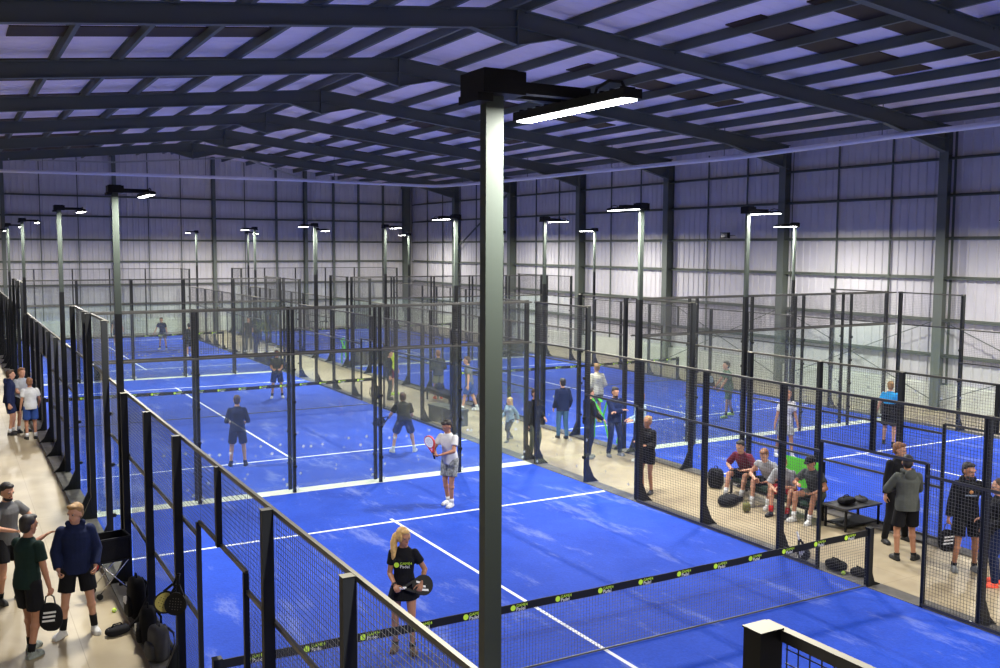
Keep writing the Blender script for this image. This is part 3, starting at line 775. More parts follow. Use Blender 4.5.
def racket(label, grip, head_dir, face_n, face_m=None, rim_m=None, stripes=None, group=None):
    """padel racket: grip point (world) of the handle's middle, direction towards the head, face normal"""
    d = Vector(head_dir).normalized(); n = Vector(face_n); n = (n-d*n.dot(d)).normalized(); s = d.cross(n)
    M = Matrix((s, n, d)).transposed().to_4x4(); M.translation = Vector(grip)
    root = empty('padel_racket'); root.matrix_world = M; tag(root, label, 'racket', group)
    def outline(k): return [(k*.13*math.sin(a)*(1-.10*math.cos(a)), .275+k*.135*(-math.cos(a))) for a in [2*math.pi*i/24 for i in range(24)]]
    b = BM(); prism(b, outline(1.0), -.018, .018, 'y'); 
    for sx in (-1, 1): bar(b, (sx*.012, 0, .05), (sx*.07, 0, .17), .024, .03)
    mk('rim', b, rim_m or BLACK, root)
    b = BM(); prism(b, outline(.86), -.0195, .0195, 'y'); fo = mk('hitting_face', b, face_m or BLACK, root)
    b = BM()
    for i in range(-2, 3):
        for j in range(-2, 3):
            if abs(i)+abs(j) < 4: tube(b, [(i*.032, -.0203, .275+j*.032), (i*.032, .0203, .275+j*.032)], .006, 8)
    mk('drilled_holes', b, BLACK if face_m else KERB, fo)
    b = BM(); tube(b, [(0, 0, -.075), (0, 0, .065)], .017, 12); tube(b, [(0, 0, -.085), (0, 0, -.073)], .021, 12); mk('handle', b, stripes or BLACK, root, smooth=True)
    if stripes:
        b = BM()
        for q in range(3):
            x = -.05+.05*q
            prism(b, [(x-.015, .20), (x+.012, .20), (x+.04, .34-.03*(2-q)), (x+.013, .34-.03*(2-q))], -.0206, .0206, 'y')
        mk('white_stripe', b, WHITE, fo)
    return root

# clothes
NAVY = cloth('navy cotton', (.010, .016, .055)); CBLACK = cloth('black cotton', (.008, .008, .010)); DGREEN = cloth('dark green cotton', (.008, .022, .018))
GREYT = cloth('grey cotton', (.12, .12, .12)); WHT = cloth('white cotton', (.55, .55, .54)); LGREY = cloth('light grey cotton', (.34, .35, .36)); BLUES = cloth('blue shorts cloth', (.03, .07, .25))
MAROON = cloth('maroon cotton', (.12, .015, .03)); REDS = cloth('red shorts cloth', (.35, .02, .03)); CREAM = cloth('cream fleece', (.55, .52, .42)); JEANS = cloth('blue denim', (.06, .14, .26)); OLIVE = cloth('olive shorts cloth', (.09, .10, .07)); GREENT = cloth('sage green cotton', (.10, .16, .09))
CYAN = cloth('bright blue sports cloth', (.03, .30, .60)); CHAR = cloth('charcoal cotton', (.045, .05, .052)); LBLUE = cloth('light blue jacket cloth', (.30, .40, .50)); KHAKI = cloth('khaki shorts cloth', (.20, .20, .12)); YEL = cloth('yellow vest cloth', (.55, .70, .05)); HOODG = cloth('grey green hoodie cloth', (.075, .08, .07))
CAMO = mat('patterned shorts cloth', (.22, .23, .22), .85, noise=.6, nscale=22)
BROWNH = mat('brown hair', (.06, .03, .015), .7, noise=.3, nscale=30); DARKH = mat('dark hair', (.015, .011, .009), .6, noise=.3, nscale=30); GINGH = mat('auburn hair', (.22, .09, .035), .65, noise=.3, nscale=30); BLONDH = mat('blonde hair', (.62, .38, .13), .6, noise=.25, nscale=30); DBLON = mat('dark blonde hair', (.30, .17, .06), .65, noise=.25, nscale=30)
SHW = mat('white shoe', (.6, .6, .58), .6); SHB = mat('black shoe', (.012, .012, .013), .6); SHG = mat('grey shoe', (.14, .15, .15), .7); SHO = mat('coral shoe', (.85, .10, .05), .6); SHY = mat('lime shoe', (.5, .75, .1), .6)
SW = cloth('white sock cloth', (.6, .6, .6)); SB = cloth('black sock cloth', (.01, .01, .01)); SR = cloth('red sock cloth', (.5, .02, .02))
tee = lambda m_, g=.016, sl=.62, hem=.10: ('shirt', m_, g, sl, hem)
longs = lambda m_, g=.02, hem=.10: ('jacket', m_, g, 1.95, hem)
hood = lambda m_, g=.032, hem=.10: ('hoodie', m_, g, 1.93, hem, True)

# --- the woman in black at the net
w, a = person('woman in black tee and skirt with long blonde ponytail holding a padel racket', (-2.33, 1.28, .022), 1.66, -118,
    dict(top=tee(CBLACK, .010, .55, .06), bottom=('skirt', CBLACK), shoes=mat('black and orange shoe', (.10, .05, .02), .6, noise=.9, nscale=20), socks=SB, sock_h=.05, hair=BLONDH, hairstyle='pony', pony_side=1),
    dict(lean=4, hr=(.10, .27, 1.02), hl=(-.25, .20, 1.02), fl=(-.12, .05, 14, 0), fr=(.12, -.04, -12, 0), head=(36, 8), er=(.5, -1, -.1), el=(-.5, -1, -.1), cl=1.0, cr=1.1, twist=0), .0085, SKIN2, True, True)
gr = world_of(w, a['arms'][1][2])+Vector((0, 0, -.02)); gl = world_of(w, a['arms'][-1][2])
dv = (gl-gr); hd = dv.normalized()
racket('black padel racket with white stripes held by the woman in black', gr+hd*.08+V(0,0,-.03), hd+V(0,0,.02), V(-.5, -.7, .5), BLACK, BLACK, WHITE)
bl, bw = BM(), BM()
Mw = Matrix.Translation(V(-.105, .172, 1.265))@Matrix.Rotation(R(84), 4, 'X')
Mw = Matrix.Translation(V(.125, .192, 1.275))@Matrix.Rotation(R(180), 4, 'Z')@Matrix.Rotation(R(90), 4, 'X')
logo(bl, bw, Mw, 1.0); 
o1 = mk('ball_logo', bl, LIME, w, recalc=False); o2 = mk('white_lettering', bw, WHITE, w, recalc=False)
b = BM(); e_, w_ = a['arms'][1][1], a['arms'][1][2]; frust(b, w_-(w_-e_).normalized()*.03, w_-(w_-e_).normalized()*.005, .034, .034); mk('wristwatch', b, BLACK, w)

# --- man in a white tee, court of the woman
w, a = person('man in white tee and patterned shorts standing with a racket by the glass wall', (1.48, 7.52, .022), 1.80, -150,
    dict(top=tee(WHT, .018, .6, .10), bottom=('shorts', CAMO, .78), shoes=SHW, socks=SW, sock_h=.08, hair=DARKH, hairstyle='quiff'),
    dict(lean=9, hl=(-.06, .40, 1.10), hr=(.10, .36, 1.08), fl=(-.09, .08, 5, 0), fr=(.08, -.06, -8, 0), head=(-14, 22), er=(1, -.7, -.1), el=(-1, -.7, -.2), cl=.9, cr=1.0), .012, SKIN2, near=True)
g = world_of(w, a['arms'][1][2]); racket('white and red padel racket held by the man in the white tee', g+V(-.05, 0, .0), V(-.25, .1, .95), V(-1, -.35, .15), WHITE, RED, None)

# --- left walkway trio close by
w, a = person('man in navy hoodie and black shorts on the walkway, hands in front pocket', (-5.98, 4.0, 0), 1.83, -95,
    dict(top=hood(NAVY, .038, .12), bottom=('shorts', CBLACK, .80), shoes=SHW, socks=SB, sock_h=.17, hair=DBLON, hairstyle='quiff'),
    dict(lean=3, hl=(-.22, .16, .93), hr=(.22, .16, .93), el=(-.45, -1, 0), er=(.45, -1, 0), fl=(-.19, 0, 14, 0), fr=(.19, .02, -40, 0), head=(-38, 4), curl=1.0), .0095, SKIN, near=True)
M_ = Matrix.Translation(V(.075, .196, 1.265))@Matrix.Rotation(R(180), 4, 'Z')@Matrix.Rotation(R(90), 4, 'X')
w, a = person('man in dark green tee and black shorts pointing, racket bag in his hand', (-6.62, 3.55, 0), 1.84, 42,
    dict(top=tee(DGREEN, .020, .66, .10), bottom=('shorts', CBLACK, .80), shoes=mat('grey green shoe', (.20, .22, .20), .7, noise=.5, nscale=18), socks=SB, sock_h=.10, hair=DARKH, hairstyle='short'),
    dict(lean=4, hr=(.27, .08, .84), hl=(-.20, .50, 1.34), er=(.4, -1, 0), el=(-.7, -.3, -1), fl=(-.10, .12, 4, 0), fr=(.10, -.08, -4, 0), head=(-8, 6), cl=.25, cr=1.2), .0095, SKIN2, near=True)
gbag = world_of(w, a['arms'][1][2]+V(.0, .0, -.09))
w, a = person('man in grey tee and black shorts facing the pair on the walkway', (-6.74, 5.85, 0), 1.80, -58,
    dict(top=tee(GREYT, .020, .62, .10), bottom=('shorts', CBLACK, .78), shoes=SHB, socks=SB, sock_h=.08, hair=DARKH, hairstyle='short', beard=True),
    dict(lean=3, hl=(-.16, .33, 1.15), hr=(.12, .34, 1.12), el=(-1, -.7, -.2), er=(1, -.7, -.2), fl=(-.14, .02, 8, 0), fr=(.14, 0, -8, 0), head=(0, 12), curl=.9), .0105, SKIN, near=True)
# --- far walkway trio
WK = 'group standing at the fence on the walkway'
person('man in navy hoodie and navy shorts, turned to the two men in pale tees', (-5.95, 20.3, 0), 1.84, -10, dict(top=hood(NAVY, .035, .10), bottom=('shorts', NAVY, .8), shoes=SHB, socks=SW, sock_h=.1, hair=BROWNH), dict(lean=4, fl=(-.12, .05, 10, 0)), .018)
person('man in light grey tee behind the man in the white tee by the fence', (-5.62, 20.6, 0), 1.85, -60, dict(top=tee(LGREY), bottom=('shorts', CBLACK, .8), shoes=SHB, socks=SW, hair=GINGH), dict(lean=4, hl=(-.1, .3, 1.1), hr=(.1, .3, 1.05)), .018)
person('man in white tee and blue shorts seen from behind by the fence', (-5.48, 19.3, 0), 1.70, 95, dict(top=tee(WHT, .026), bottom=('shorts', BLUES, .85), shoes=SHB, socks=SW, hair=GINGH), dict(lean=2, hr=(.26, .2, .95)), .018, SKIN2)
# --- second court
w, a = person('man in navy shirt and shorts seen from behind on the second court', (-1.4, 13.18, .022), 1.72, 75, dict(top=('shirt', NAVY, .022, 1.2, .10), bottom=('shorts', NAVY, .85), shoes=SHB, socks=SB, sock_h=.06, hair=BROWNH), dict(lean=5, hl=(-.20, .26, 1.05), hr=(.20, .26, 1.05), fl=(-.17, 0, 12, 0), fr=(.17, 0, -12, 0), er=(.4, -1, -.3), el=(-.4, -1, -.3)), .014, SKIN)
person('man in charcoal tee and navy shorts facing the net of the second court', (2.62, 23.3, .022), 1.70, -105, dict(top=tee(CHAR, .022), bottom=('shorts', NAVY, .85), shoes=SHW, socks=SB, hair=DARKH), dict(lean=5, hl=(-.12, .28, 1.08), hr=(.14, .26, 1.08), fl=(-.18, 0, 12, 0), fr=(.18, 0, -12, 0)), .018, SKIN2)
w, a = person('man in black top and navy shorts crouching forward seen from behind', (2.78, 12.77, .022), 1.78, 70, dict(top=tee(CBLACK, .025, .7), bottom=('shorts', NAVY, .9), shoes=SHW, socks=SW, sock_h=.08, hair=BROWNH), dict(pel=.86, py=-.12, lean=42, hl=(-.34, .42, .86), hr=(.20, .45, .85), fl=(-.27, 0, 20, 0), fr=(.27, 0, -20, 0), head=(0, -5)), .014, SKIN)
g = world_of(w, a['arms'][-1][2]); racket('black padel racket held low by the crouching man', g, V(-.6, .1, -.35), V(0, -1, .3))
# --- far walkway court
person('man in dark tee and grey shorts hitting on the gable end walkway court', (2.26, 41.96, .022), 1.70, -120, dict(top=tee(NAVY), bottom=('shorts', GREYT, .8), shoes=SHW, socks=SB, hair=DARKH), dict(lean=16, hr=(.42, .2, .8), fl=(-.22, .1, 10, 0), fr=(.2, -.1, -10, 0)), .022)
person('man in black clothes behind the glass wall near the far net', (2.68, 37.6, .022), 1.65, 90, dict(top=tee(CBLACK), bottom=('shorts', CBLACK, .85), shoes=SHW, socks=SW, hair=DARKH), dict(lean=8, hl=(-.3, .2, 1)), .022)
person('player in violet grey top at the far gable court', (.50, 45.2, .022), 1.68, -90, dict(top=tee(GREYT), bottom=('shorts', NAVY, .8), shoes=SHW, socks=SW, hair=DARKH), dict(lean=12, hl=(-.3, .3, .9)), .022)
person('man in dark clothes walking in the aisle beyond the second net', (5.95, 39.2, 0), 1.76, -100, dict(top=tee(CBLACK), bottom=('trousers', CHAR), shoes=SHW, hair=DARKH), dict(lean=3), .022)
person('person in navy jacket standing in the aisle near the gable', (7.3, 42.6, 0), 1.66, -90, dict(top=longs(NAVY), bottom=('trousers', NAVY), shoes=SHB, hair=DARKH), dict(lean=3), .022)
# --- central aisle
w, a = person('child in pale blue jacket and grey leggings walking along the aisle', (6.0, 12.83, 0), 1.24, 200, dict(top=longs(LBLUE, .03, .14), bottom=('trousers', CHAR), shoes=SHG, hair=BLONDH, hairstyle='long'), dict(lean=2, fl=(-.09, .24, 0, 0), fr=(.09, -.22, 0, .04), hl=(-.3, -.15, .86), hr=(.3, .2, .9), pel=.90), .012, SKIN, True)
person('person in long black coat standing behind the fence post', (5.55, 10.84, 0), 1.74, -80, dict(top=longs(CBLACK, .035, .30), bottom=('trousers', OLIVE), shoes=SHG, hair=BROWNH), dict(lean=2, hl=(-.22, .15, 1.0)), .014)
person('man in navy jacket and blue jeans walking away along the aisle', (7.45, 12.4, 0), 1.70, 80, dict(top=longs(NAVY, .032, .14), bottom=('trousers', JEANS), shoes=SHB, hair=DARKH), dict(lean=2, fl=(-.08, .12, 0, 0), fr=(.08, -.12, 0, .02), hl=(-.24, .1, .9), hr=(.24, .1, .9)), .014)
w, a = person('person in cream fleece and blue shorts with fair hair on the wall side turf', (9.75, 14.0, .022), 1.80, 85, dict(top=longs(CREAM, .035, .12), bottom=('shorts', GREYT, .7), shoes=SHY, socks=SW, hair=DBLON), dict(lean=4, hl=(-.2, .25, 1.05), hr=(.25, .2, 1.0)), .014)
person('man in black jacket and navy trousers, side on, at the fence', (6.62, 9.95, 0), 1.80, -5, dict(top=longs(CBLACK, .028, .10), bottom=('trousers', NAVY), shoes=SHG, hair=DARKH, beard=True), dict(lean=1, hl=(-.18, .30, .98), hr=(.18, .30, .98), fl=(-.08, .06, 0, 0), fr=(.08, -.08, 0, 0)), .013)
person('bearded man in navy jacket with folded arms facing the fence', (7.38, 9.9, 0), 1.78, -95, dict(top=longs(NAVY, .028, .10), bottom=('trousers', NAVY), shoes=SHG, hair=DARKH, beard=True), dict(lean=1, hl=(.10, .22, 1.16), hr=(-.10, .24, 1.20), fl=(-.16, .02, 12, 0), fr=(.16, 0, -12, 0), er=(1, -.1, -.4), el=(-1, -.1, -.4), head=(0, 8)), .013, near=True)
person('man in light blue shirt under a navy gilet listening in the aisle', (7.5, 8.95, 0), 1.76, 170, dict(top=('shirt', LBLUE, .022, 1.9, .10), bottom=('trousers', NAVY), shoes=SHW, hair=GINGH), dict(lean=2, hl=(-.1, .3, 1.08), hr=(.1, .3, 1.08)), .013, near=True)
person('woman in black jacket and shorts with fair bun leaning at the post', (5.72, 6.42, 0), 1.70, -160, dict(top=longs(CBLACK, .026, .14), bottom=('shorts', CBLACK, .6), shoes=SHB, hair=DBLON, hairstyle='bun'), dict(lean=2, hl=(-.12, .30, 1.14), hr=(.12, .30, 1.2)), .012, SKIN2, True, near=True)
# right end of the aisle
person('man in grey green hoodie and black shorts seen from behind', (6.74, .63, 0), 1.82, 62, dict(top=('hoodie', HOODG, .040, 1.93, .12, True), bottom=('shorts', CBLACK, .85), shoes=SHB, socks=SB, sock_h=.04, hair=DARKH), dict(lean=3, hl=(-.05, .28, 1.18), hr=(.05, .30, 1.15), er=(1, -.2, -.5), el=(-1, -.2, -.5), fl=(-.14, 0, 10, 0), fr=(.14, 0, -50, 0), head=(-22, 6)), .0105, SKIN2, near=True)
person('man in black sweater and trousers half hidden behind the hooded man', (7.5, 1.45, 0), 1.83, -100, dict(top=longs(CBLACK, .030, .10), bottom=('trousers', CBLACK), shoes=SHB, hair=GINGH), dict(lean=2, fl=(-.22, 0, 14, 0), fr=(.22, 0, -14, 0), head=(30, 8)), .012, near=True)
w, a = person('man in black hoodie and black shorts carrying a black bag', (7.15, -.19, 0), 1.82, -125, dict(top=hood(CBLACK, .036, .12), bottom=('shorts', CBLACK, .85), shoes=SHG, socks=SB, sock_h=.05, hair=DARKH, beard=True), dict(lean=2, hr=(.30, .06, .80), hl=(-.24, .14, .95), el=(-1, -.4, 0), fl=(-.16, 0, 10, 0), fr=(.16, .02, -10, 0), head=(22, 6), cr=1.2), .0105, SKIN2, near=True)
b = BM(); ellip(b, (0, .176, 1.31), (.03, .008, .03), None, 12, 8); mk('orange_emblem', b, mat('dull orange print', (.45, .20, .06), .6), w)
b = BM(); prism(b, [(-.09, 1.245), (.09, 1.245), (.09, 1.265), (-.09, 1.265)], .165, .180, 'y'); mk('pale_lettering_strip', b, mat('dull blue grey print', (.16, .2, .26), .6), w)
gbag2 = world_of(w, a['arms'][1][2]+V(0, 0, -.09))
Mb = Matrix.Translation(V(.09, .192, 1.27))@Matrix.Rotation(R(180), 4, 'Z')@Matrix.Rotation(R(90), 4, 'X')
person('woman in black jacket and leggings with coral trainers by the fence post', (6.92, -.93, 0), 1.72, 135, dict(top=longs(CBLACK, .024, .12), bottom=('trousers', NAVY), shoes=SHO, hair=BROWNH, hairstyle='bun'), dict(lean=2, hl=(-.2, .22, 1.0), hr=(.2, .22, 1.05), fl=(-.1, .05, 10, 0), fr=(.12, -.04, -30, 0), head=(10, 8)), .0105, SKIN, True, near=True)
# beyond: second aisle stretch
person('man in dark jacket and khaki shorts seen from behind in the aisle', (7.6, 20.6, 0), 1.72, 80, dict(top=longs(CHAR, .036, .12), bottom=('shorts', KHAKI, .85), shoes=SHO, hair=GINGH), dict(lean=3, hl=(-.2, .2, 1.05), hr=(.2, .2, 1.05)), .017)
person('man in grey tee and blue shorts with one leg back in the aisle', (7.3, 17.7, 0), 1.80, 150, dict(top=tee(GREYT, .024), bottom=('shorts', BLUES, .9), shoes=SHW, socks=SW, hair=BROWNH), dict(lean=6, fl=(-.12, .22, 0, 0), fr=(.12, -.25, 0, .02)), .016)
person('person in yellow bib top beside the middle bench', (6.6, 22.3, 0), 1.80, -60, dict(top=tee(YEL, .024, .62, .16), bottom=('shorts', MAROON, .8), shoes=SHY, hair=DARKH), dict(lean=3), .017)
person('man in black top and trousers next to the yellow bib', (5.95, 21.2, 0), 1.75, -20, dict(top=longs(CBLACK), bottom=('trousers', CHAR), shoes=SHB, hair=DARKH), dict(lean=3), .017)
# wall side players
w, a = person('player in sage green tee and shorts near the middle net', (13.92, 12.77, .022), 1.78, 160, dict(top=tee(GREENT, .024), bottom=('shorts', GREENT, .85), shoes=SHY, socks=SB, sock_h=.12, hair=DARKH), dict(lean=8, hr=(.1, .40, .95), hl=(-.15, .35, .9), fl=(-.2, .16, 12, 0), fr=(.2, -.22, -12, .02)), .014, SKIN)
g = world_of(w, a['arms'][1][2]); racket('pale blue padel racket held by the sage green player', g, V(-.5, .3, .7), V(0, -1, .2), LBLUE)
w, a = person('player in white tee and black print shorts walking on the wall side turf', (11.05, 7.6, .022), 1.74, -110, dict(top=tee(WHT, .024), bottom=('shorts', CAMO, .85), shoes=SHW, socks=SW, hair=GINGH), dict(lean=8, hl=(-.30, .10, .82), hr=(.32, .05, .80), fl=(-.12, .18, 10, 0), fr=(.16, -.16, -12, 0), head=(0, 12)), .013, SKIN2)
w, a = person('player in bright blue and black shirt walking away on the wall side court', (14.58, 7.28, .022), 1.76, 30, dict(top=tee(CYAN, .022), bottom=('shorts', CBLACK, .85), shoes=SHB, socks=SB, sock_h=.05, hair=DBLON), dict(lean=6, hl=(-.34, .0, .86), hr=(.30, .15, .82), fl=(-.14, .20, 8, 0), fr=(.16, -.22, -8, .03)), .014, SKIN)
b = BM(); loft(b, [(a['sp'](-.11), .186, .148), (a['sp'](.0), .190, .146), (a['sp'](.12), .180, .138), (a['sp'](.20), .178, .134)], V(1, 0, 0), V(0, 1, 0)); remesh('black_shirt_panel', b, .013, CBLACK, w, 1)
# seated men on green loungers
sit = dict(pel=.50, py=-.06, lean=8, hl=(-.16, .34, .62), hr=(.16, .34, .62), fl=(-.16, .42, 10, 0), fr=(.16, .44, -10, 0), kl=(-.2, .3, 1), kr=(.2, .3, 1), er=(1, -.5, -.5), el=(-1, -.5, -.5))
d = dict(sit); d.update(lean=30, fl=(-.14, .40, 6, 0), fr=(.18, .48, -10, 0), head=(0, 10))
person('seated man in maroon shirt and black shorts leaning forward', (7.45, 5.22, 0), 1.80, 195, dict(top=('shirt', MAROON, .024, .8, .06), bottom=('shorts', CBLACK, .8), shoes=SHB, socks=SW, sock_h=.14, hair=DARKH), d, .0115, SKIN, near=True)
d = dict(sit); d.update(lean=34, head=(0, 25), hl=(-.12, .42, .55), hr=(.14, .40, .58))
person('seated man in grey vest with ginger hair bent over his knees', (7.42, 4.50, 0), 1.78, 200, dict(top=('shirt', LGREY, .020, .25, .06), bottom=('shorts', CBLACK, .75), shoes=SHW, socks=SW, sock_h=.12, hair=GINGH), d, .0115, SKIN, near=True)
d = dict(sit); d.update(lean=36, head=(0, 20), hl=(-.05, .40, .60), hr=(.10, .42, .52))
person('seated man in pale grey top, maroon shorts and red socks', (7.24, 3.84, 0), 1.76, 205, dict(top=('shirt', LGREY, .026, .9, .08), bottom=('shorts', REDS, .85), shoes=SHB, socks=SR, sock_h=.12, hair=DBLON), d, .0115, SKIN, near=True)
d = dict(sit); d.update(lean=22, head=(0, 18), hl=(-.20, .36, .60), hr=(.12, .40, .72))
person('seated man in black cap and dark gilet at the end of the seats', (7.36, 3.22, 0), 1.80, 190, dict(top=('shirt', CHAR, .026, .6, .06), bottom=('shorts', OLIVE, .6), shoes=SHW, socks=SW, sock_h=.1, hair=CBLACK, hairstyle='cap'), d, .0115, SKIN2, near=True)
# ------------------------------------------------------------------ bags, seats and other things
PADM = cloth('bag cloth', (.010, .010, .012)); PADG = cloth('grey bag cloth', (.07, .07, .075)); DGRN = cloth('dark green cushion cloth', (.02, .045, .03))
def rbox(bm, c, r, rot=None, e=.55, n=20, m=12):
    """superellipsoid, padded bag shape"""
    c = Vector(c); X = rot or Matrix.Identity(3); f = lambda w: math.copysign(abs(w)**e, w); rows = []
    for j in range(m+1):
        v = -math.pi/2+math.pi*j/m
        rows.append([bm.verts.new(c+X@V(r[0]*f(math.cos(v))*f(math.cos(2*math.pi*i/n)), r[1]*f(math.cos(v))*f(math.sin(2*math.pi*i/n)), r[2]*f(math.sin(v)))) for i in range(n)])
    for A, B in zip(rows, rows[1:]):
        for i in range(n): bm.faces.new((A[i], A[(i+1) % n], B[(i+1) % n], B[i]))
    bmesh.ops.remove_doubles(bm, verts=bm.verts[:], dist=1e-5)
def backpack(label, loc, rz, h=.55, m=None, lean=0, stripe=True, group=None):
    root = empty('backpack', loc, R(rz)); root.rotation_euler.x = R(lean); tag(root, label, 'bag', group)
    m = m or PADM
    b = BM(); rbox(b, (0, 0, h/2), (.17, .11, h/2)); mk('body', b, m, root, smooth=True)
    b = BM(); rbox(b, (0, -.11, h*.33), (.13, .05, h*.24)); mk('front_pocket', b, m, root, smooth=True)
    for s in (-1, 1):
        b = BM(); tube(b, [(s*.07, .10, h*.92), (s*.09, .16, h*.75), (s*.10, .17, h*.45), (s*.11, .11, h*.15)], .014, 8); mk('shoulder_strap', b, m, root, smooth=True)
    b = BM(); tube(b, [(-.04, 0, h-.01), (-.03, 0, h+.05), (.03, 0, h+.05), (.04, 0, h-.01)], .010, 8); mk('carry_loop', b, m, root, smooth=True)
    if stripe:
        b = BM()
        for q in range(3): prism(b, [(-.07+.05*q, h*.42), (-.045+.05*q, h*.42), (-.03+.05*q, h*.55+.02*q), (-.055+.05*q, h*.55+.02*q)], -.168, -.150, 'y')
        mk('white_emblem', b, WHITE, root)
    return root
def soft_bag(label, loc, rz, r, m=None, group=None):
    root = empty('sports_bag', loc, R(rz)); tag(root, label, 'bag', group)
    b = BM(); rbox(b, (0, 0, r[2]), r, None, .7); mk('body', b, m or PADM, root, smooth=True)
    b = BM(); tube(b, [(-r[0]*.5, 0, r[2]*1.8), (-r[0]*.3, .02, r[2]*2.4), (r[0]*.3, .02, r[2]*2.4), (r[0]*.5, 0, r[2]*1.8)], .011, 8); mk('handle', b, m or PADM, root, smooth=True)
    b = BM(); tube(b, [(-r[0]*.8, 0, r[2]*1.75), (r[0]*.8, 0, r[2]*1.75)], .006, 6); mk('zip', b, CHROME, root)
    return root
def hand_bag(label, top, rz):
    root = empty('racket_bag', (top[0], top[1], top[2]), R(rz)); tag(root, label, 'bag')
    b = BM(); rbox(b, (0, 0, -.30), (.16, .045, .19), None, .85); mk('body', b, PADM, root, smooth=True)
    b = BM(); tube(b, [(-.07, 0, -.14), (-.05, 0, -.03), (0, 0, .0), (.05, 0, -.03), (.07, 0, -.14)], .010, 8); mk('handle', b, PADG, root, smooth=True)
    b = BM()
    for q in range(3):
        for f in (-1, 1): prism(b, [(-.09+.01*q, -.36+.055*q), (.07+.01*q, -.34+.055*q), (.07+.01*q, -.315+.055*q), (-.09+.01*q, -.335+.055*q)], f*.044-.004, f*.044+.004, 'y')
    mk('white_emblem', b, WHITE, root)
    return root
hand_bag('black racket bag with white emblem held by the man in the dark green tee', gbag, -28)
hand_bag('black padel bag hanging from the hand of the man in the black hoodie', gbag2, -30)
def tball(label, loc, group=None):
    b = BM(); ball(b, (0, 0, .033), .033, 14); o = mk('tennis_ball', b, LIME, smooth=True, loc=loc)
    b = BM(); tube(b, [(.0332*math.cos(t_)*math.cos(.5*math.sin(2*t_)), .0332*math.sin(t_)*math.cos(.5*math.sin(2*t_)), .033+.0332*math.sin(.5*math.sin(2*t_))) for t_ in [2*math.pi*q/24 for q in range(25)]], .0022, 5, False); mk('seam', b, WHITE, o)
    return tag(o, label, 'ball', group)
# by the outer walkway fence
backpack('tall black backpack with white emblem leaning by the walkway fence gate', (-5.20, 4.14, .03), -84, .60, lean=0)
backpack('black and grey backpack standing between the other two bags by the fence', (-5.22, 3.12, .03), -96, .50)
backpack('grey topped backpack, the last one along the fence by the gate', (-5.20, 2.50, .03), -80, .46, PADG, stripe=False)
soft_bag('small black shoe bag lying on the concrete beside the tall backpack', (-5.52, 3.72, 0), 20, (.17, .10, .06))
tball('lime ball on the concrete beside the tall black backpack', (-5.44, 4.60, 0))
racket('black and yellow padel racket hooked on the walkway fence post', (-5.12, 1.72, 1.30), (-.42, .0, -.8), (-.3, -1, .25), mat('dull yellow racket face', (.35, .30, .08), .4))
racket('black padel racket with pale grip tucked in the walkway fence', (-5.12, 1.58, 1.34), (-.12, -.05, -.9), (-.5, -1, .2), None, None, None)
# ball trolley
root = empty('ball_trolley', (-5.36, 5.45, 0), R(8)); tag(root, 'black fabric ball trolley on folding chrome legs by the walkway fence', 'trolley')
b = BM(); 
for q in (((-.25,-.2),(.25,-.2)), ((.25,-.2),(.25,.2)), ((.25,.2),(-.25,.2)), ((-.25,.2),(-.25,-.2))): bar(b, (*q[0], .9), (*q[1], .9), .03); bar(b, (*q[0], .56), (*q[1], .56), .02)
for sx in (-.25, .25):
    for sy in (-.2, .2): bar(b, (sx, sy, .55), (sx, sy, .91), .02)
mk('frame', b, BLACK, root)
b = BM(); box(b, (-.24, -.19, .55), (.24, -.185, .9)); box(b, (-.24, .185, .55), (.24, .19, .9)); box(b, (-.24, -.185, .55), (-.235, .185, .9)); box(b, (.235, -.185, .55), (.24, .185, .9)); box(b, (-.24, -.19, .54), (.24, .19, .55)); mk('basket', b, PADM, root)
for s in (-1, 1):
    for t_ in (-1, 1): b = BM(); tube(b, [(t_*.22, s*.19, .56), (-t_*.22, s*.19, .07)], .010, 8); mk('leg', b, CHROME, root, smooth=True)
for s in (-1, 1):
    for t_ in (-1, 1): b = BM(); tube(b, [(t_*.22, s*.17, .045), (t_*.22, s*.21, .045)], .045, 16); mk('wheel', b, BLACK, root, smooth=False)
racket('dark red padel racket hanging from the corner of the ball trolley', (-5.66, 5.22, .84), (0, 0, -1), (-.3, -1, 0), RED, BLACK)
# by the net post
soft_bag('black soft bag slumped on the concrete by the right net post', (5.24, .80, .03), 92, (.19, .12, .08)); soft_bag('black cover bag with strap, the one nearer the net post', (5.36, .42, .0), 80, (.15, .12, .07))
tball('lime ball touching the black bag, left of the pair by the net post', (5.13, .55, .03)); tball('lime ball resting close beside the net post', (5.40, .22, 0))
racket('black striped padel racket leaning head down against the fence by the net', (5.10, 1.50, .42), (0, -.42, -.85), (-1, 0, .05), BLACK, BLACK, WHITE)
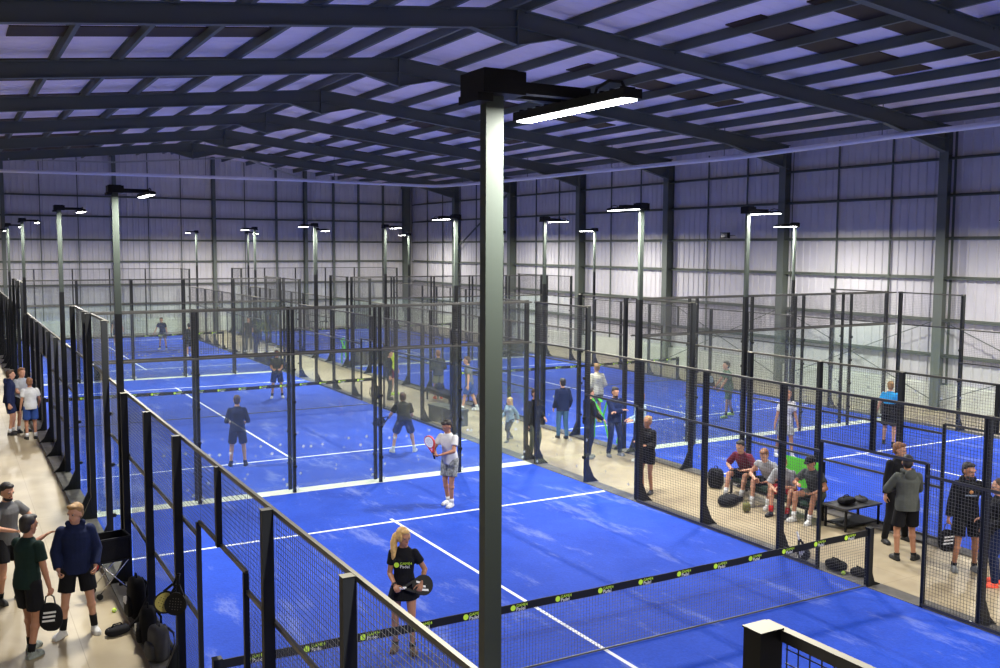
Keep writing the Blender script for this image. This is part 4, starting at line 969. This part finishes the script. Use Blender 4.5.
# seats in the aisle
def bench(label, loc, L, rz, m=None, W_=.5, H_=.44, cat='bench'):
    root = empty('padded_bench', loc, R(rz)); tag(root, label, cat)
    b = BM(); rbox(b, (0, 0, H_-.05), (L/2, W_/2, .06), None, .25); mk('seat', b, m or DGRN, root, smooth=True)
    b = BM(); box(b, (-L/2+.03, -W_/2+.03, H_-.15), (L/2-.03, W_/2-.03, H_-.10)); mk('frame', b, BLACK, root)
    for s in (-1, 1):
        for t_ in (-1, 1): b = BM(); bar(b, (s*(L/2-.06), t_*(W_/2-.05), 0), (s*(L/2-.06), t_*(W_/2-.05), H_-.12), .04); mk('leg', b, BLACK, root)
    return root
bench('dark green padded bench carrying the four seated men', (7.38, 4.30, 0), 2.6, 82, H_=.40)
def table(label, loc, rz, L=1.05, D=.75, H_=.45):
    root = empty('low_table', loc, R(rz)); tag(root, label, 'table')
    b = BM(); box(b, (-L/2, -D/2, H_-.03), (L/2, D/2, H_)); mk('table_top', b, mat('dark grey table top', (.05, .05, .05), .35), root)
    for s in (-1, 1):
        for t_ in (-1, 1): b = BM(); bar(b, (s*(L/2-.05), t_*(D/2-.05), 0), (s*(L/2-.05), t_*(D/2-.05), H_-.03), .035); mk('leg', b, BLACK, root)
    b = BM(); box(b, (-L/2+.06, -D/2+.06, .08), (L/2-.06, D/2-.06, .11)); mk('lower_shelf', b, BLACK, root)
    return root
table('low black table with bags on top beside the seated men', (7.62, 2.52, 0), 0, 1.0, .58)
soft_bag('black and white bag on the low table beside the seated men', (7.45, 2.52, .45), 10, (.20, .13, .07)); soft_bag('grey cloth bundle on the low table by the court fence', (7.86, 2.52, .45), 60, (.15, .11, .05), PADG)
backpack('black backpack standing on the concrete at the end of the green bench', (7.35, 6.05, 0), 120, .45, stripe=False)
soft_bag('black and white sports bag on the floor before the seated men', (6.62, 4.85, 0), 20, (.30, .16, .10)); soft_bag('small black and yellow bag at the feet of the seated men', (6.55, 4.25, 0), 50, (.09, .08, .10), mat('olive bag cloth', (.12, .12, .03), .8))
def deck_chair(label, loc, rz, m=GREEN):
    root = empty('deck_chair', loc, R(rz)); tag(root, label, 'chair')
    for s in (-1, 1):
        for nm, a_, c_ in (('frame', (s*.27, .45, .02), (s*.27, -.40, .98)), ('support', (s*.24, -.38, .02), (s*.24, .42, .38))): b = BM(); bar(b, a_, c_, .03); mk(nm, b, mat('lime painted wood', (.20, .50, .05), .5), root)
    b = BM()
    for y_, z_ in ((-.40, .98), (.42, .38), (.45, .03), (-.38, .03)): bar(b, (-.28, y_, z_), (.28, y_, z_), .028)
    mk('cross_bar', b, mat('lime painted wood', (.20, .50, .05), .5), root)
    b = BM(); pts = [(-.40, .98), (-.30, .76), (-.17, .55), (0, .38), (.18, .31), (.42, .38)]
    for (y0, z0), (y1, z1) in zip(pts, pts[1:]):
        v = [b.verts.new(p) for p in ((-.22,y0,z0),(.22,y0,z0),(.22,y1,z1),(-.22,y1,z1),(-.22,y0,z0+.006),(.22,y0,z0+.006),(.22,y1,z1+.006),(-.22,y1,z1+.006))]
        for f in ((0,3,2,1),(4,5,6,7),(0,1,5,4),(1,2,6,5),(2,3,7,6),(3,0,4,7)): b.faces.new([v[i] for i in f])
    mk('canvas_sling', b, m, root); return root
deck_chair('lime green deck chair behind the seated men against the court fence', (7.72, 2.98, 0), 200) if False else None
root = empty('fence_banner', (8.0, 4.15, 0)); tag(root, 'lime green canvas screen standing behind the seated men', 'banner')
b = BM(); box(b, (-.01, -.55, .35), (.01, .55, .95)); mk('canvas_panel', b, GREEN, root)
for s in (-1, 1): b = BM(); box(b, (-.03, s*.55-.02, 0), (.03, s*.55+.02, 1.0)); mk('stand', b, BLACK, root)
# lime figure graphic on the glass
def sticker(label, loc, k):
    b = BM(); z = k
    for a_, c_, w_ in (((-.55, .0), (-.28, .62), .05), ((-.28, .62), (-.05, .80), .06), ((-.05, .80), (.10, .55), .05), ((.10, .55), (.12, .0), .05), ((-.28, .62), (-.42, 1.0), .05), ((-.05, .80), (.22, 1.02), .06), ((-.20, .98), (-.02, 1.10), .09)):
        bar(b, (0, a_[0]*k, a_[1]*k+.08), (0, c_[0]*k, c_[1]*k+.08), w_*k, .008)
    prism(b, [(-.85*k, .08), (-1.25*k, .08), (-1.05*k, .75*k)], -.004, .004, 'x')
    o = mk('glass_sticker', b, GREEN, loc=loc); return tag(o, label, 'sticker', None)
o = sticker('lime green outline graphic stuck on the court glass behind the talking men', (8.155, 11.75, 0), 1.05)
o = sticker('lime green graphic on the glass far down the aisle', (8.155, 31.6, 0), 1.05)
# further down the aisle
backpack('dark backpack on the concrete by the second net', (5.62, 21.6, 0), 100, .48); bench('black padded bench in the middle of the aisle', (7.3, 19.6, 0), 2.2, 85, PADM)
soft_bag('black bag lying on the black aisle bench', (7.3, 19.9, .44), 80, (.25, .15, .10)); 
for q, (x, y, r_) in enumerate(((5.75, 16.6, 5), (5.8, 15.75, -4))):
    root = empty('storage_box', (x, y, 0), R(r_)); tag(root, ('grey green storage box behind the glass, the one nearer the yellow bib', 'grey green storage box behind the glass, the one nearer the child')[q], 'box')
    b = BM(); box(b, (-.25, -.36, 0), (.25, .36, .44)); bb_ = mk('body', b, HOODG, root); b = BM(); box(b, (-.27, -.38, .44), (.27, .38, .5)); mk('lid', b, HOODG, root)
# things on the wall and by the wall
root = empty('wall_floodlight', (21.12, 20.7, 5.86), R(0)); tag(root, 'small black floodlight fixed to a girt on the ribbed wall', 'floodlight')
b = BM(); box(b, (-.30, -.22, -.10), (-.16, .22, .14)); o = mk('housing', b, BLACK, root); b = BM(); box(b, (-.305, -.19, -.07), (-.30, .19, .11)); mk('lens', b, mat('dull glass', (.1, .1, .1), .1), o)
b = BM(); tube(b, [(-.2, -.24, .02), (.10, -.24, .02)], .012, 6); tube(b, [(-.2, .24, .02), (.10, .24, .02)], .012, 6); tube(b, [(.10, -.24, .02), (.10, .24, .02)], .012, 6); mk('bracket', b, BLACK, root)
root = empty('fire_extinguisher', (19.4, 32.2, 0)); tag(root, 'red fire extinguisher on a stand by the ribbed wall', 'fire extinguisher')
b = BM(); tube(b, [(0, 0, .05), (0, 0, .5), (0, 0, .56), (0, 0, .6)], [.09, .09, .06, .03], 16); mk('cylinder', b, RED, root, smooth=True)
b = BM(); box(b, (-.06, -.015, .6), (.04, .015, .66)); mk('valve_handle', b, BLACK, root); b = BM(); tube(b, [(0, .02, .62), (0, .10, .55), (0, .12, .3)], .012, 8); mk('hose', b, BLACK, root); b = BM(); box(b, (-.15, -.15, 0), (.15, .15, .05)); mk('stand', b, BLACK, root)
for q, x in enumerate((13.6, 14.35)):
    root = empty('folding_chair', (x, 51.6, 0)); tag(root, ('black tube folding chair by the far gable wall, nearer the walkway', 'black tube folding chair by the far gable wall, nearer the ribbed wall')[q], 'chair')
    b = BM(); box(b, (-.22, -.22, .43), (.22, .22, .46)); mk('seat', b, BLACK, root); b = BM(); tube(b, [(-.22, .2, .3), (-.24, .24, .8), (-.15, .25, .95), (.15, .25, .95), (.24, .24, .8), (.22, .2, .3)], .016, 8); mk('backrest', b, BLACK, root)
    for s in (-1, 1):
        for t_ in (-1, 1): b = BM(); bar(b, (s*.2, t_*.2, 0), (s*.2, t_*.2, .43), .025); mk('leg', b, BLACK, root)
